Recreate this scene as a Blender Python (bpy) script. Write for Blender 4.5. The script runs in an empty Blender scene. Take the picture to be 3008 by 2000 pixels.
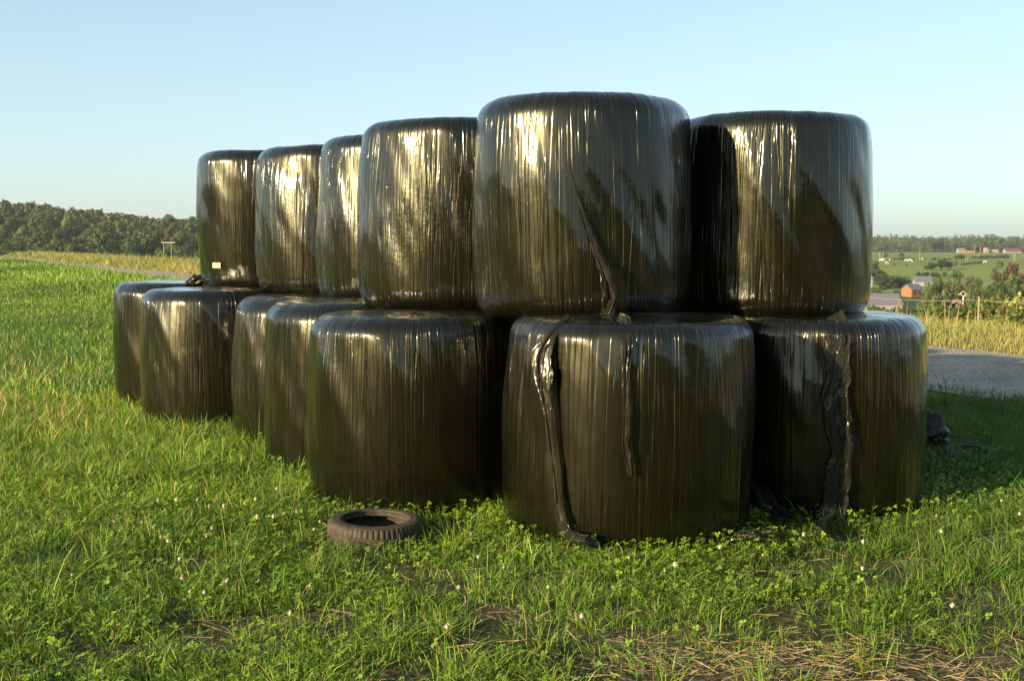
import bpy, bmesh, math, random
import numpy as np
from mathutils import Vector, Matrix

sc = bpy.context.scene
R_ = math.radians
PI = math.pi
rng = np.random.default_rng(7)
random.seed(7)

# ------------------------------------------------------------------ camera
F, CX, CY, HOR, EYE = 3650.0, 1504.0, 1000.0, 720.0, 1.65     # pixels of the 3008 px photo
PITCH = math.atan((CY - HOR) / F)
cam_d = bpy.data.cameras.new('camera')
cam = bpy.data.objects.new('camera', cam_d)
sc.collection.objects.link(cam)
cam.location = (0, 0, EYE)
cam.rotation_euler = (PI / 2 - PITCH, 0, 0)
cam_d.sensor_width = 36
cam_d.lens = 36 * F / 3008
cam_d.clip_start = 0.1
cam_d.clip_end = 20000
sc.camera = cam

# ------------------------------------------------------------------ light
SUN_AZ = R_(233)          # clockwise from +Y: behind the camera, to the left
SUN_EL = R_(13.3)
w = bpy.data.worlds.new('World'); sc.world = w; w.use_nodes = True
nt = w.node_tree; nt.nodes.clear()
sky = nt.nodes.new('ShaderNodeTexSky'); sky.sky_type = 'NISHITA'
sky.sun_disc = False; sky.sun_elevation = SUN_EL; sky.sun_rotation = SUN_AZ
sky.altitude = 0; sky.air_density = 0.65; sky.dust_density = 1.3; sky.ozone_density = 0.5
bg = nt.nodes.new('ShaderNodeBackground'); bg.inputs['Strength'].default_value = 0.15
wo = nt.nodes.new('ShaderNodeOutputWorld')
gam = nt.nodes.new('ShaderNodeGamma'); gam.inputs['Gamma'].default_value = 0.6      # evens out the clear-sky gradient
tin = nt.nodes.new('ShaderNodeVectorMath'); tin.operation = 'MULTIPLY'; tin.inputs[1].default_value = (0.875, 1.0, 0.985)
nt.links.new(sky.outputs[0], gam.inputs[0]); nt.links.new(gam.outputs[0], tin.inputs[0]); nt.links.new(tin.outputs[0], bg.inputs[0])
nt.links.new(bg.outputs[0], wo.inputs[0])

sd = bpy.data.lights.new('sun', 'SUN'); sd.energy = 5.0; sd.angle = R_(0.5); sd.color = (1.0, 0.80, 0.49)
so = bpy.data.objects.new('sun', sd); sc.collection.objects.link(so)
sdir = Vector((math.sin(SUN_AZ) * math.cos(SUN_EL), math.cos(SUN_AZ) * math.cos(SUN_EL), math.sin(SUN_EL)))
so.rotation_euler = sdir.to_track_quat('Z', 'Y').to_euler()
so.location = (-20, -15, 15)

sc.view_settings.view_transform = 'Standard'
sc.view_settings.look = 'None'
sc.view_settings.exposure = 1.5
sc.view_settings.gamma = 1.0
sc.cycles.max_bounces = 6

# ------------------------------------------------------------------ helpers
def px_ray(px, py):
    v = Vector(((px - CX) / F, 1.0, -(py - CY) / F))
    c, s = math.cos(PITCH), math.sin(PITCH)
    return Vector((v.x, v.y * c + v.z * s, -v.y * s + v.z * c)).normalized()
def at_ground(px, py, z=0.0):
    r = px_ray(px, py); t = (z - EYE) / r.z
    return Vector((0, 0, EYE)) + r * t
def at_depth(px, py, d):
    r = px_ray(px, py)
    return Vector((0, 0, EYE)) + r * (d / r.y)

def tag(o, label=None, cat=None, group=None, kind=None):
    if label: o['label'] = label
    if cat: o['category'] = cat
    if group: o['group'] = group
    if kind: o['kind'] = kind
    return o
def empty(name, loc, rz=0):
    o = bpy.data.objects.new(name, None); sc.collection.objects.link(o)
    o.location = loc; o.rotation_euler = (0, 0, rz); o.empty_display_size = 0.2
    return o
def link(name, me, mat=None, parent=None):
    o = bpy.data.objects.new(name, me); sc.collection.objects.link(o)
    if mat: me.materials.append(mat)
    if parent: o.parent = parent
    return o
def np_mesh(name, V, faces, tint=None, uv=None, smooth=False, matidx=None):
    """faces: list of int arrays (n,k)"""
    me = bpy.data.meshes.new(name)
    V = np.ascontiguousarray(V, dtype=np.float32)
    me.vertices.add(len(V)); me.vertices.foreach_set('co', V.ravel())
    faces = [np.asarray(f, dtype=np.int32) for f in faces if len(f)]
    loops = np.concatenate([f.ravel() for f in faces])
    tot = np.concatenate([np.full(len(f), f.shape[1], dtype=np.int32) for f in faces])
    start = np.concatenate([[0], np.cumsum(tot)[:-1]]).astype(np.int32)
    me.loops.add(len(loops)); me.loops.foreach_set('vertex_index', loops)
    me.polygons.add(len(tot)); me.polygons.foreach_set('loop_start', start)
    me.polygons.foreach_set('loop_total', tot)
    if smooth: me.polygons.foreach_set('use_smooth', np.ones(len(tot), dtype=bool))
    if matidx is not None: me.polygons.foreach_set('material_index', np.asarray(matidx, dtype=np.int32))
    if tint is not None:
        a = me.color_attributes.new('tint', 'FLOAT_COLOR', 'POINT')
        t = np.ones((len(V), 4), dtype=np.float32); t[:, :3] = tint
        a.data.foreach_set('color', t.ravel())
    if uv is not None:
        l = me.uv_layers.new(name='UVMap')
        l.data.foreach_set('uv', np.ascontiguousarray(uv[loops], dtype=np.float32).ravel())
    me.update(calc_edges=True); me.validate()
    return me

def hash2(i, j, seed):
    h = (i.astype(np.int64) * 374761393 + j.astype(np.int64) * 668265263 + seed * 974711) & 0x7fffffff
    h = ((h ^ (h >> 13)) * 1274126177) & 0x7fffffff
    h = (h ^ (h >> 16)) & 0xffff
    return h / 65535.0
def vnoise(x, y, seed=0):
    x = np.asarray(x, dtype=float); y = np.asarray(y, dtype=float)
    i = np.floor(x); j = np.floor(y); fx = x - i; fy = y - j
    fx = fx * fx * (3 - 2 * fx); fy = fy * fy * (3 - 2 * fy)
    a = hash2(i, j, seed); b = hash2(i + 1, j, seed); c = hash2(i, j + 1, seed); d = hash2(i + 1, j + 1, seed)
    return (a * (1 - fx) + b * fx) * (1 - fy) + (c * (1 - fx) + d * fx) * fy
def fbm(x, y, seed=0, o=3):
    s = 0; a = 0.5; t = 0
    for k in range(o):
        s = s + a * vnoise(x * 2 ** k, y * 2 ** k, seed + k * 17); t += a; a *= 0.5
    return s / t
def sstep(a, b, x):
    t = np.clip((x - a) / (b - a), 0, 1); return t * t * (3 - 2 * t)

# ---- primitive collector for built things
class MB:
    def __init__(s): s.bm = bmesh.new()
    def box(s, lo, hi, rot=None, off=None):
        vs = [Vector((x, y, z)) for x in (lo[0], hi[0]) for y in (lo[1], hi[1]) for z in (lo[2], hi[2])]
        if rot is not None: vs = [rot @ v for v in vs]
        if off is not None: vs = [v + Vector(off) for v in vs]
        b = [s.bm.verts.new(v) for v in vs]
        for f in ((0, 1, 3, 2), (4, 6, 7, 5), (0, 4, 5, 1), (2, 3, 7, 6), (0, 2, 6, 4), (1, 5, 7, 3)):
            s.bm.faces.new([b[i] for i in f])
        return s
    def tube(s, pts, rad, n=8, cap=True):
        pts = [Vector(p) for p in pts]
        if not hasattr(rad, '__len__'): rad = [rad] * len(pts)
        rings = []
        for i, p in enumerate(pts):
            d = (pts[min(i + 1, len(pts) - 1)] - pts[max(i - 1, 0)]).normalized()
            q = d.to_track_quat('Z', 'Y')
            rings.append([s.bm.verts.new(p + q @ Vector((math.cos(2 * PI * k / n), math.sin(2 * PI * k / n), 0)) * rad[i]) for k in range(n)])
        for a, b in zip(rings, rings[1:]):
            for k in range(n): s.bm.faces.new((a[k], a[(k + 1) % n], b[(k + 1) % n], b[k]))
        if cap and n > 2:
            s.bm.faces.new(rings[0][::-1]); s.bm.faces.new(rings[-1])
        return s
    def poly(s, pts):
        s.bm.faces.new([s.bm.verts.new(Vector(p)) for p in pts]); return s
    def prism(s, prof, y0, y1):        # profile in xz extruded along y
        a = [s.bm.verts.new((x, y0, z)) for x, z in prof]; b = [s.bm.verts.new((x, y1, z)) for x, z in prof]
        n = len(prof)
        for k in range(n): s.bm.faces.new((a[k], a[(k + 1) % n], b[(k + 1) % n], b[k]))
        s.bm.faces.new(a[::-1]); s.bm.faces.new(b)
        return s
    def mesh(s, name, smooth=False):
        me = bpy.data.meshes.new(name)
        bmesh.ops.recalc_face_normals(s.bm, faces=s.bm.faces)
        for f in s.bm.faces: f.smooth = smooth
        s.bm.to_mesh(me); s.bm.free(); return me
    def build(s, name, mat, parent=None, smooth=False):
        return link(name, s.mesh(name, smooth), mat, parent)

# ------------------------------------------------------------------ materials
def new_mat(name):
    m = bpy.data.materials.new(name); m.use_nodes = True
    t = m.node_tree; t.nodes.clear()
    o = t.nodes.new('ShaderNodeOutputMaterial')
    return m, t, o
def N(t, typ, **kw):
    n = t.nodes.new(typ)
    for k, v in kw.items():
        if k.startswith('i_'):
            key = k[2:]
            n.inputs[int(key) if key.isdigit() else key.replace('_', ' ')].default_value = v
        else: setattr(n, k, v)
    return n
def L(t, a, b): t.links.new(a, b)
def math_n(t, op, a, b=None, c=None, clamp=False):
    n = t.nodes.new('ShaderNodeMath'); n.operation = op; n.use_clamp = clamp
    for i, v in enumerate((a, b, c)):
        if v is None: continue
        if isinstance(v, (int, float)): n.inputs[i].default_value = v
        else: L(t, v, n.inputs[i])
    return n.outputs[0]
def ramp(t, fac, stops):
    r = t.nodes.new('ShaderNodeValToRGB')
    els = r.color_ramp.elements
    while len(els) < len(stops): els.new(0.5)
    for e, (p, c) in zip(els, stops):
        e.position = p; e.color = (*c, 1) if len(c) == 3 else c
    L(t, fac, r.inputs[0]); return r.outputs[0]
def maprange(t, v, a, b, c=0.0, d=1.0, smooth=False):
    n = t.nodes.new('ShaderNodeMapRange'); n.clamp = True
    if smooth: n.interpolation_type = 'SMOOTHSTEP'
    L(t, v, n.inputs[0])
    for i, x in enumerate((a, b, c, d)): n.inputs[i + 1].default_value = x
    return n.outputs[0]

def simple_mat(name, col, rough=0.7, nscale=8.0, amt=0.3, spec=0.3, bump=0.0, coords='Object'):
    m, t, o = new_mat(name)
    tc = N(t, 'ShaderNodeTexCoord')
    n = N(t, 'ShaderNodeTexNoise'); n.inputs['Scale'].default_value = nscale; n.inputs['Detail'].default_value = 5
    L(t, tc.outputs[coords], n.inputs['Vector'])
    lo = tuple(c * (1 - amt) for c in col); hi = tuple(min(1, c * (1 + amt)) for c in col)
    c = ramp(t, n.outputs[0], [(0.3, lo), (0.7, hi)])
    p = N(t, 'ShaderNodeBsdfPrincipled'); p.inputs['Roughness'].default_value = rough
    p.inputs['Specular IOR Level'].default_value = spec
    L(t, c, p.inputs['Base Color'])
    if bump:
        b = N(t, 'ShaderNodeBump'); b.inputs['Distance'].default_value = bump; b.inputs['Strength'].default_value = 1
        L(t, n.outputs[0], b.inputs['Height']); L(t, b.outputs[0], p.inputs['Normal'])
    L(t, p.outputs[0], o.inputs[0]); return m

def leaf_mat(name, trans=0.35, rough=0.55, objvar=0.0, spec=0.25, gain=(1, 1, 1)):
    """diffuse + translucent, colour from the 'tint' attribute of each blade or leaf"""
    m, t, o = new_mat(name)
    a = N(t, 'ShaderNodeAttribute', attribute_name='tint')
    col = a.outputs['Color']
    if objvar:
        oi = N(t, 'ShaderNodeObjectInfo')
        hs = N(t, 'ShaderNodeHueSaturation')
        L(t, maprange(t, oi.outputs['Random'], 0, 1, 0.5 - objvar * 0.035, 0.5 + objvar * 0.06), hs.inputs['Hue'])
        r2 = math_n(t, 'FRACT', math_n(t, 'MULTIPLY', oi.outputs['Random'], 7.31))
        L(t, maprange(t, r2, 0, 1, 1 - objvar * 0.5, 1 + objvar * 0.5), hs.inputs['Value'])
        hs.inputs['Saturation'].default_value = 1.0
        L(t, col, hs.inputs['Color']); col = hs.outputs[0]
    p = N(t, 'ShaderNodeBsdfPrincipled'); p.inputs['Roughness'].default_value = rough
    p.inputs['Specular IOR Level'].default_value = spec
    L(t, col, p.inputs['Base Color'])
    tr = N(t, 'ShaderNodeBsdfTranslucent'); L(t, col, tr.inputs['Color'])
    mx = N(t, 'ShaderNodeMixShader'); mx.inputs[0].default_value = trans
    L(t, p.outputs[0], mx.inputs[1]); L(t, tr.outputs[0], mx.inputs[2]); L(t, mx.outputs[0], o.inputs[0])
    return m

M = {}
M['grass'] = leaf_mat('grass', 0.24, 0.5)
M['foliage'] = leaf_mat('foliage', 0.16, 0.6, objvar=0.8)
M['bark'] = simple_mat('bark', (0.12, 0.09, 0.06), 0.9, 14, 0.5)
M['rubber'] = simple_mat('rubber', (0.042, 0.034, 0.024), 0.75, 30, 0.5, 0.3, 0.002)
M['slate'] = simple_mat('slate_roof', (0.10, 0.11, 0.135), 0.6, 3, 0.25)
M['grey_roof'] = simple_mat('grey_roof', (0.13, 0.125, 0.14), 0.6, 2, 0.2)
M['red_roof'] = simple_mat('red_roof', (0.11, 0.042, 0.03), 0.8, 3, 0.25)
M['pink_roof'] = simple_mat('pink_roof', (0.30, 0.2, 0.15), 0.8, 3, 0.25)
M['brick'] = simple_mat('orange_brick', (0.20, 0.095, 0.042), 0.85, 6, 0.25)
M['cream'] = simple_mat('cream_wall', (0.26, 0.21, 0.15), 0.85, 2, 0.12)
M['white_wall'] = simple_mat('white_wall', (0.22, 0.22, 0.21), 0.85, 2, 0.12)
M['shade_blue_wall'] = simple_mat('shade_blue_wall', (0.2, 0.22, 0.27), 0.8, 2, 0.15)  # the wall's bluish shade is put into its colour
M['glass'] = simple_mat('window_glass', (0.03, 0.035, 0.04), 0.1, 2, 0.1, 0.5)
M['pole'] = simple_mat('pole_wood', (0.24, 0.18, 0.12), 0.85, 6, 0.3)
M['concrete'] = simple_mat('concrete', (0.48, 0.44, 0.36), 0.8, 5, 0.15)
M['steel'] = simple_mat('steel', (0.35, 0.36, 0.37), 0.5, 5, 0.1)
M['cow_pale'] = simple_mat('pale_hide', (0.62, 0.55, 0.45), 0.8, 3, 0.15)
M['cow_dark'] = simple_mat('dark_hide', (0.03, 0.025, 0.02), 0.8, 3, 0.3)
M['sticker'] = simple_mat('sticker_paper', (0.27, 0.24, 0.19), 0.6, 90, 0.5)
M['petal'] = simple_mat('clover_petal', (0.50, 0.43, 0.34), 0.7, 120, 0.2)
M['petal_old'] = simple_mat('clover_petal_browned', (0.36, 0.25, 0.15), 0.8, 120, 0.4)
M['stem'] = simple_mat('clover_stem', (0.12, 0.17, 0.04), 0.6, 20, 0.3)

def film_mat(name, crumple=False):
    """black stretch film: clear gloss, fine vertical pleats, thin dust with reflected gold painted in"""
    m, t, o = new_mat(name)
    tc = N(t, 'ShaderNodeTexCoord')
    oi = N(t, 'ShaderNodeObjectInfo')
    sp = N(t, 'ShaderNodeSeparateXYZ'); L(t, tc.outputs['UV'], sp.inputs[0])
    u, v = sp.outputs[0], sp.outputs[1]
    rnd = math_n(t, 'MULTIPLY', oi.outputs['Random'], 37.0)
    def nz(su, sv, detail, off, skew=0.0, rough=0.55):
        c = N(t, 'ShaderNodeCombineXYZ')
        uu = math_n(t, 'ADD', u, math_n(t, 'MULTIPLY', v, skew)) if skew else u
        L(t, math_n(t, 'MULTIPLY', uu, su), c.inputs[0])
        L(t, math_n(t, 'MULTIPLY', v, sv), c.inputs[1])
        L(t, math_n(t, 'ADD', rnd, off), c.inputs[2])
        n = N(t, 'ShaderNodeTexNoise'); n.inputs['Scale'].default_value = 1; n.inputs['Detail'].default_value = detail
        n.inputs['Roughness'].default_value = rough
        L(t, c.outputs[0], n.inputs['Vector']); return n.outputs[0]
    if not crumple:
        fine = nz(78, 2.4, 2, 0.0)
        med = nz(34, 1.4, 3, 5.0, 0.015)
        diag = nz(40, 2.4, 2, 9.0, -0.05)
        mask = maprange(t, nz(1.6, 1.1, 2, 14.0), 0.40, 0.58, 0.06, 1.0, True)
        lump = nz(5, 3.0, 3, 21.0)
        h = math_n(t, 'ADD', math_n(t, 'MULTIPLY', fine, 0.62), math_n(t, 'MULTIPLY', med, 0.38))
        h = math_n(t, 'ADD', h, math_n(t, 'ADD', math_n(t, 'MULTIPLY', diag, 0.25), math_n(t, 'MULTIPLY', nz(30, 34, 2, 61.0), 0.13)))
        mask = math_n(t, 'MULTIPLY', mask, maprange(t, math_n(t, 'FRACT', math_n(t, 'MULTIPLY', oi.outputs['Random'], 13.7)), 0, 1, .72, 1.25))
        h = math_n(t, 'MULTIPLY', h, mask)
        h = math_n(t, 'ADD', h, math_n(t, 'MULTIPLY', lump, 0.45))
        cr = math_n(t, 'ABSOLUTE', math_n(t, 'SUBTRACT', nz(15, 0.35, 1, 50.0, 0.01), 0.5))
        cr2 = math_n(t, 'ABSOLUTE', math_n(t, 'SUBTRACT', nz(26, 0.7, 1, 57.0, -0.02), 0.5))
        h = math_n(t, 'SUBTRACT', h, math_n(t, 'MULTIPLY', maprange(t, cr, 0.0, 0.03, 0.55, 0.0, True), maprange(t, mask, 0, 1, .25, 1)))
        h = math_n(t, 'SUBTRACT', h, math_n(t, 'MULTIPLY', maprange(t, cr2, 0.0, 0.03, 0.3, 0.0, True), mask))
        dist = 0.0062
    else:
        a = nz(24, 4, 4, 0.0, 0.4); b = nz(70, 5, 3, 4.0, -0.3)
        h = math_n(t, 'ADD', math_n(t, 'MULTIPLY', a, 1.2), math_n(t, 'MULTIPLY', b, 0.5))
        dist = 0.0045
    b = N(t, 'ShaderNodeBump'); b.inputs['Strength'].default_value = 1; b.inputs['Distance'].default_value = dist
    L(t, h, b.inputs['Height'])
    # dust: streaky and scuffed, its olive yellow painting in the reflected grass
    d1 = nz(60, 2.0, 4, 30.0); d2 = nz(2.2, 2.0, 5, 33.0, 0.0, 0.65); d3 = nz(14, 9, 6, 36.0, 0.3, 0.7)
    dust = math_n(t, 'MULTIPLY', maprange(t, d1, 0.35, 0.75), maprange(t, d2, 0.35, 0.75))
    sc_ = maprange(t, d3, 0.60, 0.74, 0, 0.9)
    dust = math_n(t, 'ADD', dust, sc_, clamp=True)
    col = ramp(t, dust, [(0.0, (0.010, 0.009, 0.007)), (1.0, (0.034, 0.028, 0.018))] if crumple else [(0.0, (0.0022, 0.0021, 0.0009)), (1.0, (0.010, 0.0088, 0.0028))])
    p = N(t, 'ShaderNodeBsdfPrincipled')
    L(t, col, p.inputs['Base Color'])
    p.inputs['Roughness'].default_value = 0.28
    p.inputs['Specular IOR Level'].default_value = 0.23
    p.inputs['Specular Tint'].default_value = (1.0, 0.96, 0.60, 1)
    p.inputs['Coat Weight'].default_value = 0.55 if crumple else 1.0
    L(t, maprange(t, dust, 0, 1, 0.06, 0.16), p.inputs['Coat Roughness'])
    p.inputs['Coat IOR'].default_value = 1.40
    if crumple: p.inputs['Specular IOR Level'].default_value = 0.10
    L(t, b.outputs[0], p.inputs['Normal']); L(t, b.outputs[0], p.inputs['Coat Normal'])
    L(t, p.outputs[0], o.inputs[0]); return m
M['film'] = film_mat('black_film')
M['torn'] = film_mat('crumpled_black_film', True)


# ------------------------------------------------------------------ terrain
RD_P = (6.3, 17.0); RD_N = (0.8944, 0.4472)          # gravel track: point and normal, running away to the left
def road_s(x, y): return (x - RD_P[0]) * RD_N[0] + (y - RD_P[1]) * RD_N[1]
CREST = 7.0
tr_t = [0, 12, 30, 120, 270, 470, 570, 870, 1370, 1700, 2500, 6000]
tr_z = [0, -1.6, -5, -14, -21, -20, -17, -10.2, -7.9, -4, 5, 12]
def ground_z(x, y):
    x = np.asarray(x, float); y = np.asarray(y, float)
    d = np.hypot(x, y) + 1e-6
    ux, uy = x / d, y / d
    den = ux * RD_N[0] + uy * RD_N[1]
    dc = np.where(den > 0.02, (CREST + RD_P[0] * RD_N[0] + RD_P[1] * RD_N[1]) / np.maximum(den, 0.02), 1e4)
    dc = np.minimum(dc, 230)
    tt = np.maximum(d - dc, 0)
    az = np.arctan2(x, y)
    zr = np.interp(tt, tr_t, tr_z)
    h = np.interp(az, [-0.6, -0.41, -0.26, -0.1], [24, 21, 8.5, 3.0])
    zl = np.interp(tt, [0, 15, 60, 150, 220], [0, -1.0, -6, -11, -11]) + (h + 11) * sstep(360, 900, d)
    k = sstep(-0.12, 0.12, az)
    z = zl * (1 - k) + zr * k
    z = z * sstep(-40, 30, y)                        # level behind the camera
    z = z + 0.05 * (fbm(x * 0.35, y * 0.35, 3) - 0.5) * np.exp(-d / 80) - 0.06
    return z

def terrain():
    az = np.concatenate([np.linspace(-0.62, 0.62, 420), np.linspace(0.62, 2 * PI - 0.62, 110)[1:-1]])
    rr = np.concatenate([np.linspace(0.4, 14, 60), 14 * (9000 / 14) ** np.linspace(0, 1, 190)[1:]])
    A, Rr = np.meshgrid(az, rr)
    X = np.sin(A) * Rr; Y = np.cos(A) * Rr
    Z = ground_z(X, Y)
    na, nr = len(az), len(rr)
    V = np.stack([X.ravel(), Y.ravel(), Z.ravel()], 1)
    i = np.arange(nr - 1)[:, None] * na + np.arange(na)[None, :]
    j = np.arange(nr - 1)[:, None] * na + (np.arange(na)[None, :] + 1) % na
    Fq = np.stack([i, j, j + na, i + na], -1).reshape(-1, 4)
    V = np.vstack([V, [[0, 0, float(ground_z(0, 0.01))]]])
    c = len(V) - 1
    Ft = np.stack([np.full(na, c), (np.arange(na) + 1) % na, np.arange(na)], 1)
    # ground cover colours: turf, bare soil, dry verge, valley pasture
    x, y = V[:, 0], V[:, 1]; d = np.hypot(x, y); s = road_s(x, y)
    turf = np.array([0.085, 0.135, 0.016]); soil = np.array([0.095, 0.074, 0.046]); dry = np.array([0.17, 0.15, 0.045])
    past = np.array([0.15, 0.185, 0.035]); wood = np.array([0.035, 0.05, 0.018])
    col = np.tile(turf, (len(V), 1))
    k = (sstep(16, 10, d) * (s < -2))[:, None]; col = col * (1 - k) + np.array([0.040, 0.046, 0.016]) * k  # near ground darkened in colour for the shade between blades
    k = sstep(1.6, 2.6, s)[:, None] * (1 - sstep(13, 20, s))[:, None]; col = col * (1 - k) + dry * k
    k = sstep(14, 24, s)[:, None]; col = col * (1 - k) + (wood * 1.3) * k
    a = np.arctan2(x, y)
    fld = (a > 0.12) & (d > 560) & (d < 1480)
    pn = fbm(x * 0.006, y * 0.012, 11, 2)[:, None]
    col = np.where(fld[:, None], past * (0.8 + 0.4 * pn), col)
    wl = ((a < 0.1) & (d > 260)) | (d > 1480)
    col = np.where(wl[:, None], wood, col)
    me = np_mesh('ground', V, [Fq, Ft], tint=col, smooth=True)
    m, t, o = new_mat('ground_cover')
    at = N(t, 'ShaderNodeAttribute', attribute_name='tint')
    geo = N(t, 'ShaderNodeNewGeometry')
    n1 = N(t, 'ShaderNodeTexNoise'); n1.inputs['Scale'].default_value = 1.1; n1.inputs['Detail'].default_value = 8; n1.inputs['Roughness'].default_value = 0.65
    n2 = N(t, 'ShaderNodeTexNoise'); n2.inputs['Scale'].default_value = 22; n2.inputs['Detail'].default_value = 6
    n3 = N(t, 'ShaderNodeTexNoise'); n3.inputs['Scale'].default_value = 0.12; n3.inputs['Detail'].default_value = 4
    for n in (n1, n2, n3): L(t, geo.outputs['Position'], n.inputs['Vector'])
    sp = N(t, 'ShaderNodeSeparateXYZ'); L(t, geo.outputs['Position'], sp.inputs[0])
    near = math_n(t, 'MULTIPLY', maprange(t, sp.outputs[1], 9.5, 5.0), maprange(t, sp.outputs[1], -2, 1))
    soil_f = math_n(t, 'MULTIPLY', maprange(t, n1.outputs[0], 0.38, 0.55), near, clamp=True)
    mix = N(t, 'ShaderNodeMix', data_type='RGBA'); L(t, soil_f, mix.inputs[0])
    L(t, at.outputs['Color'], mix.inputs[6]); mix.inputs[7].default_value = (*soil, 1)
    v1 = math_n(t, 'MULTIPLY', maprange(t, n2.outputs[0], 0.3, 0.7, 0.6, 1.4), maprange(t, n3.outputs[0], 0.3, 0.7, 0.8, 1.2))
    sca = N(t, 'ShaderNodeVectorMath', operation='SCALE'); L(t, mix.outputs[2], sca.inputs[0]); L(t, v1, sca.inputs['Scale'])
    p = N(t, 'ShaderNodeBsdfPrincipled'); p.inputs['Roughness'].default_value = 0.95; p.inputs['Specular IOR Level'].default_value = 0.1
    L(t, sca.outputs[0], p.inputs['Base Color'])
    b = N(t, 'ShaderNodeBump'); b.inputs['Distance'].default_value = 0.03; b.inputs['Strength'].default_value = 0.8
    L(t, n2.outputs[0], b.inputs['Height']); L(t, b.outputs[0], p.inputs['Normal'])
    L(t, p.outputs[0], o.inputs[0])
    g = link('ground', me, m); tag(g, 'grassy ground under the bales, falling into the valley behind', 'ground', kind='structure')
terrain()

def track():
    T = np.concatenate([np.linspace(-60, 20, 120), np.linspace(20, 260, 120)[1:]])
    S = np.linspace(-2.3, 2.3, 24)
    TT, SS = np.meshgrid(T, S, indexing='ij')
    e = 0.35 * (fbm(TT * 0.5, SS * 0 + np.sign(SS) * 9, 5) - 0.5)
    SS2 = SS + e * (np.abs(SS) > 1.9)
    X = RD_P[0] + SS2 * RD_N[0] - TT * RD_N[1]; Y = RD_P[1] + SS2 * RD_N[1] + TT * RD_N[0]
    Z = ground_z(X, Y) + 0.02 + 0.03 * (1 - np.abs(SS / 2.3)) 
    V = np.stack([X, Y, Z], -1).reshape(-1, 3); n = len(S)
    i = np.arange(len(T) - 1)[:, None] * n + np.arange(n - 1)[None, :]
    Fq = np.stack([i, i + n, i + n + 1, i + 1], -1).reshape(-1, 4)
    me = np_mesh('gravel_track', V, [Fq], smooth=True)
    m, t, o = new_mat('gravel')
    geo = N(t, 'ShaderNodeNewGeometry')
    vo = N(t, 'ShaderNodeTexVoronoi'); vo.inputs['Scale'].default_value = 26
    n1 = N(t, 'ShaderNodeTexNoise'); n1.inputs['Scale'].default_value = 1.2; n1.inputs['Detail'].default_value = 8
    L(t, geo.outputs['Position'], vo.inputs['Vector']); L(t, geo.outputs['Position'], n1.inputs['Vector'])
    c1 = ramp(t, vo.outputs['Color'], [(0.1, (0.17, 0.145, 0.11)), (0.9, (0.42, 0.36, 0.28))])
    v = maprange(t, n1.outputs[0], 0.3, 0.7, 0.65, 1.2)
    s_ = N(t, 'ShaderNodeVectorMath', operation='SCALE'); L(t, c1, s_.inputs[0]); L(t, v, s_.inputs['Scale'])
    p = N(t, 'ShaderNodeBsdfPrincipled'); p.inputs['Roughness'].default_value = 0.9; L(t, s_.outputs[0], p.inputs['Base Color'])
    b = N(t, 'ShaderNodeBump'); b.inputs['Distance'].default_value = 0.02; L(t, vo.outputs['Distance'], b.inputs['Height']); L(t, b.outputs[0], p.inputs['Normal'])
    L(t, p.outputs[0], o.inputs[0])
    tag(link('gravel_track', me, m), 'grey gravel track running behind the bales', 'track', kind='structure')
track()

# ------------------------------------------------------------------ bales
#  key: X, Y, z0, R, H, seed, top radius, bottom radius, slump
BALES = {
 'B1': (0.705, 7.53, -0.10, 0.765, 1.325, 1, 0.105, 0.10, 0.5),
 'L2': (-0.62, 8.40, -0.10, 0.725, 1.295, 2, 0.115, 0.10, 0.4),
 'L3': (-1.23, 9.80, -0.10, 0.72, 1.320, 3, 0.14, 0.10, 0.4),
 'L4': (-1.78, 11.10, -0.10, 0.71, 1.305, 4, 0.15, 0.10, 0.4),
 'L5': (-2.93, 12.25, -0.10, 0.73, 1.325, 5, 0.13, 0.11, 0.45),
 'L6': (-3.62, 13.75, -0.10, 0.72, 1.350, 6, 0.13, 0.12, 0.4),
 'R1': (2.03, 8.35, -0.10, 0.745, 1.290, 7, 0.11, 0.11, 0.4),
 'R2': (2.12, 9.95, -0.10, 0.725, 1.310, 8, 0.14, 0.10, 0.4),
 'M1': (0.75, 9.35, -0.10, 0.73, 1.28, 9, 0.13, 0.1, 0.4),
 'M2': (0.15, 10.8, -0.10, 0.72, 1.28, 19, 0.13, 0.1, 0.4),
 'M3': (-0.45, 12.2, -0.10, 0.72, 1.29, 20, 0.13, 0.1, 0.4),
 'U1': (0.478, 8.20, 1.175, 0.715, 1.405, 10, 0.14, 0.15, 0.15),
 'U2': (-0.42, 9.32, 1.175, 0.71, 1.365, 11, 0.12, 0.15, 0.2),
 'U3': (-0.96, 10.65, 1.185, 0.71, 1.355, 12, 0.12, 0.13, 0.1),
 'U4': (-1.72, 11.86, 1.185, 0.71, 1.365, 13, 0.12, 0.15, 0.1),
 'U5': (-2.53, 13.12, 1.195, 0.71, 1.400, 14, 0.12, 0.13, 0.0),
 'UR': (1.79, 8.70, 1.165, 0.705, 1.350, 15, 0.11, 0.12, 0.15),
}
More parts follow.
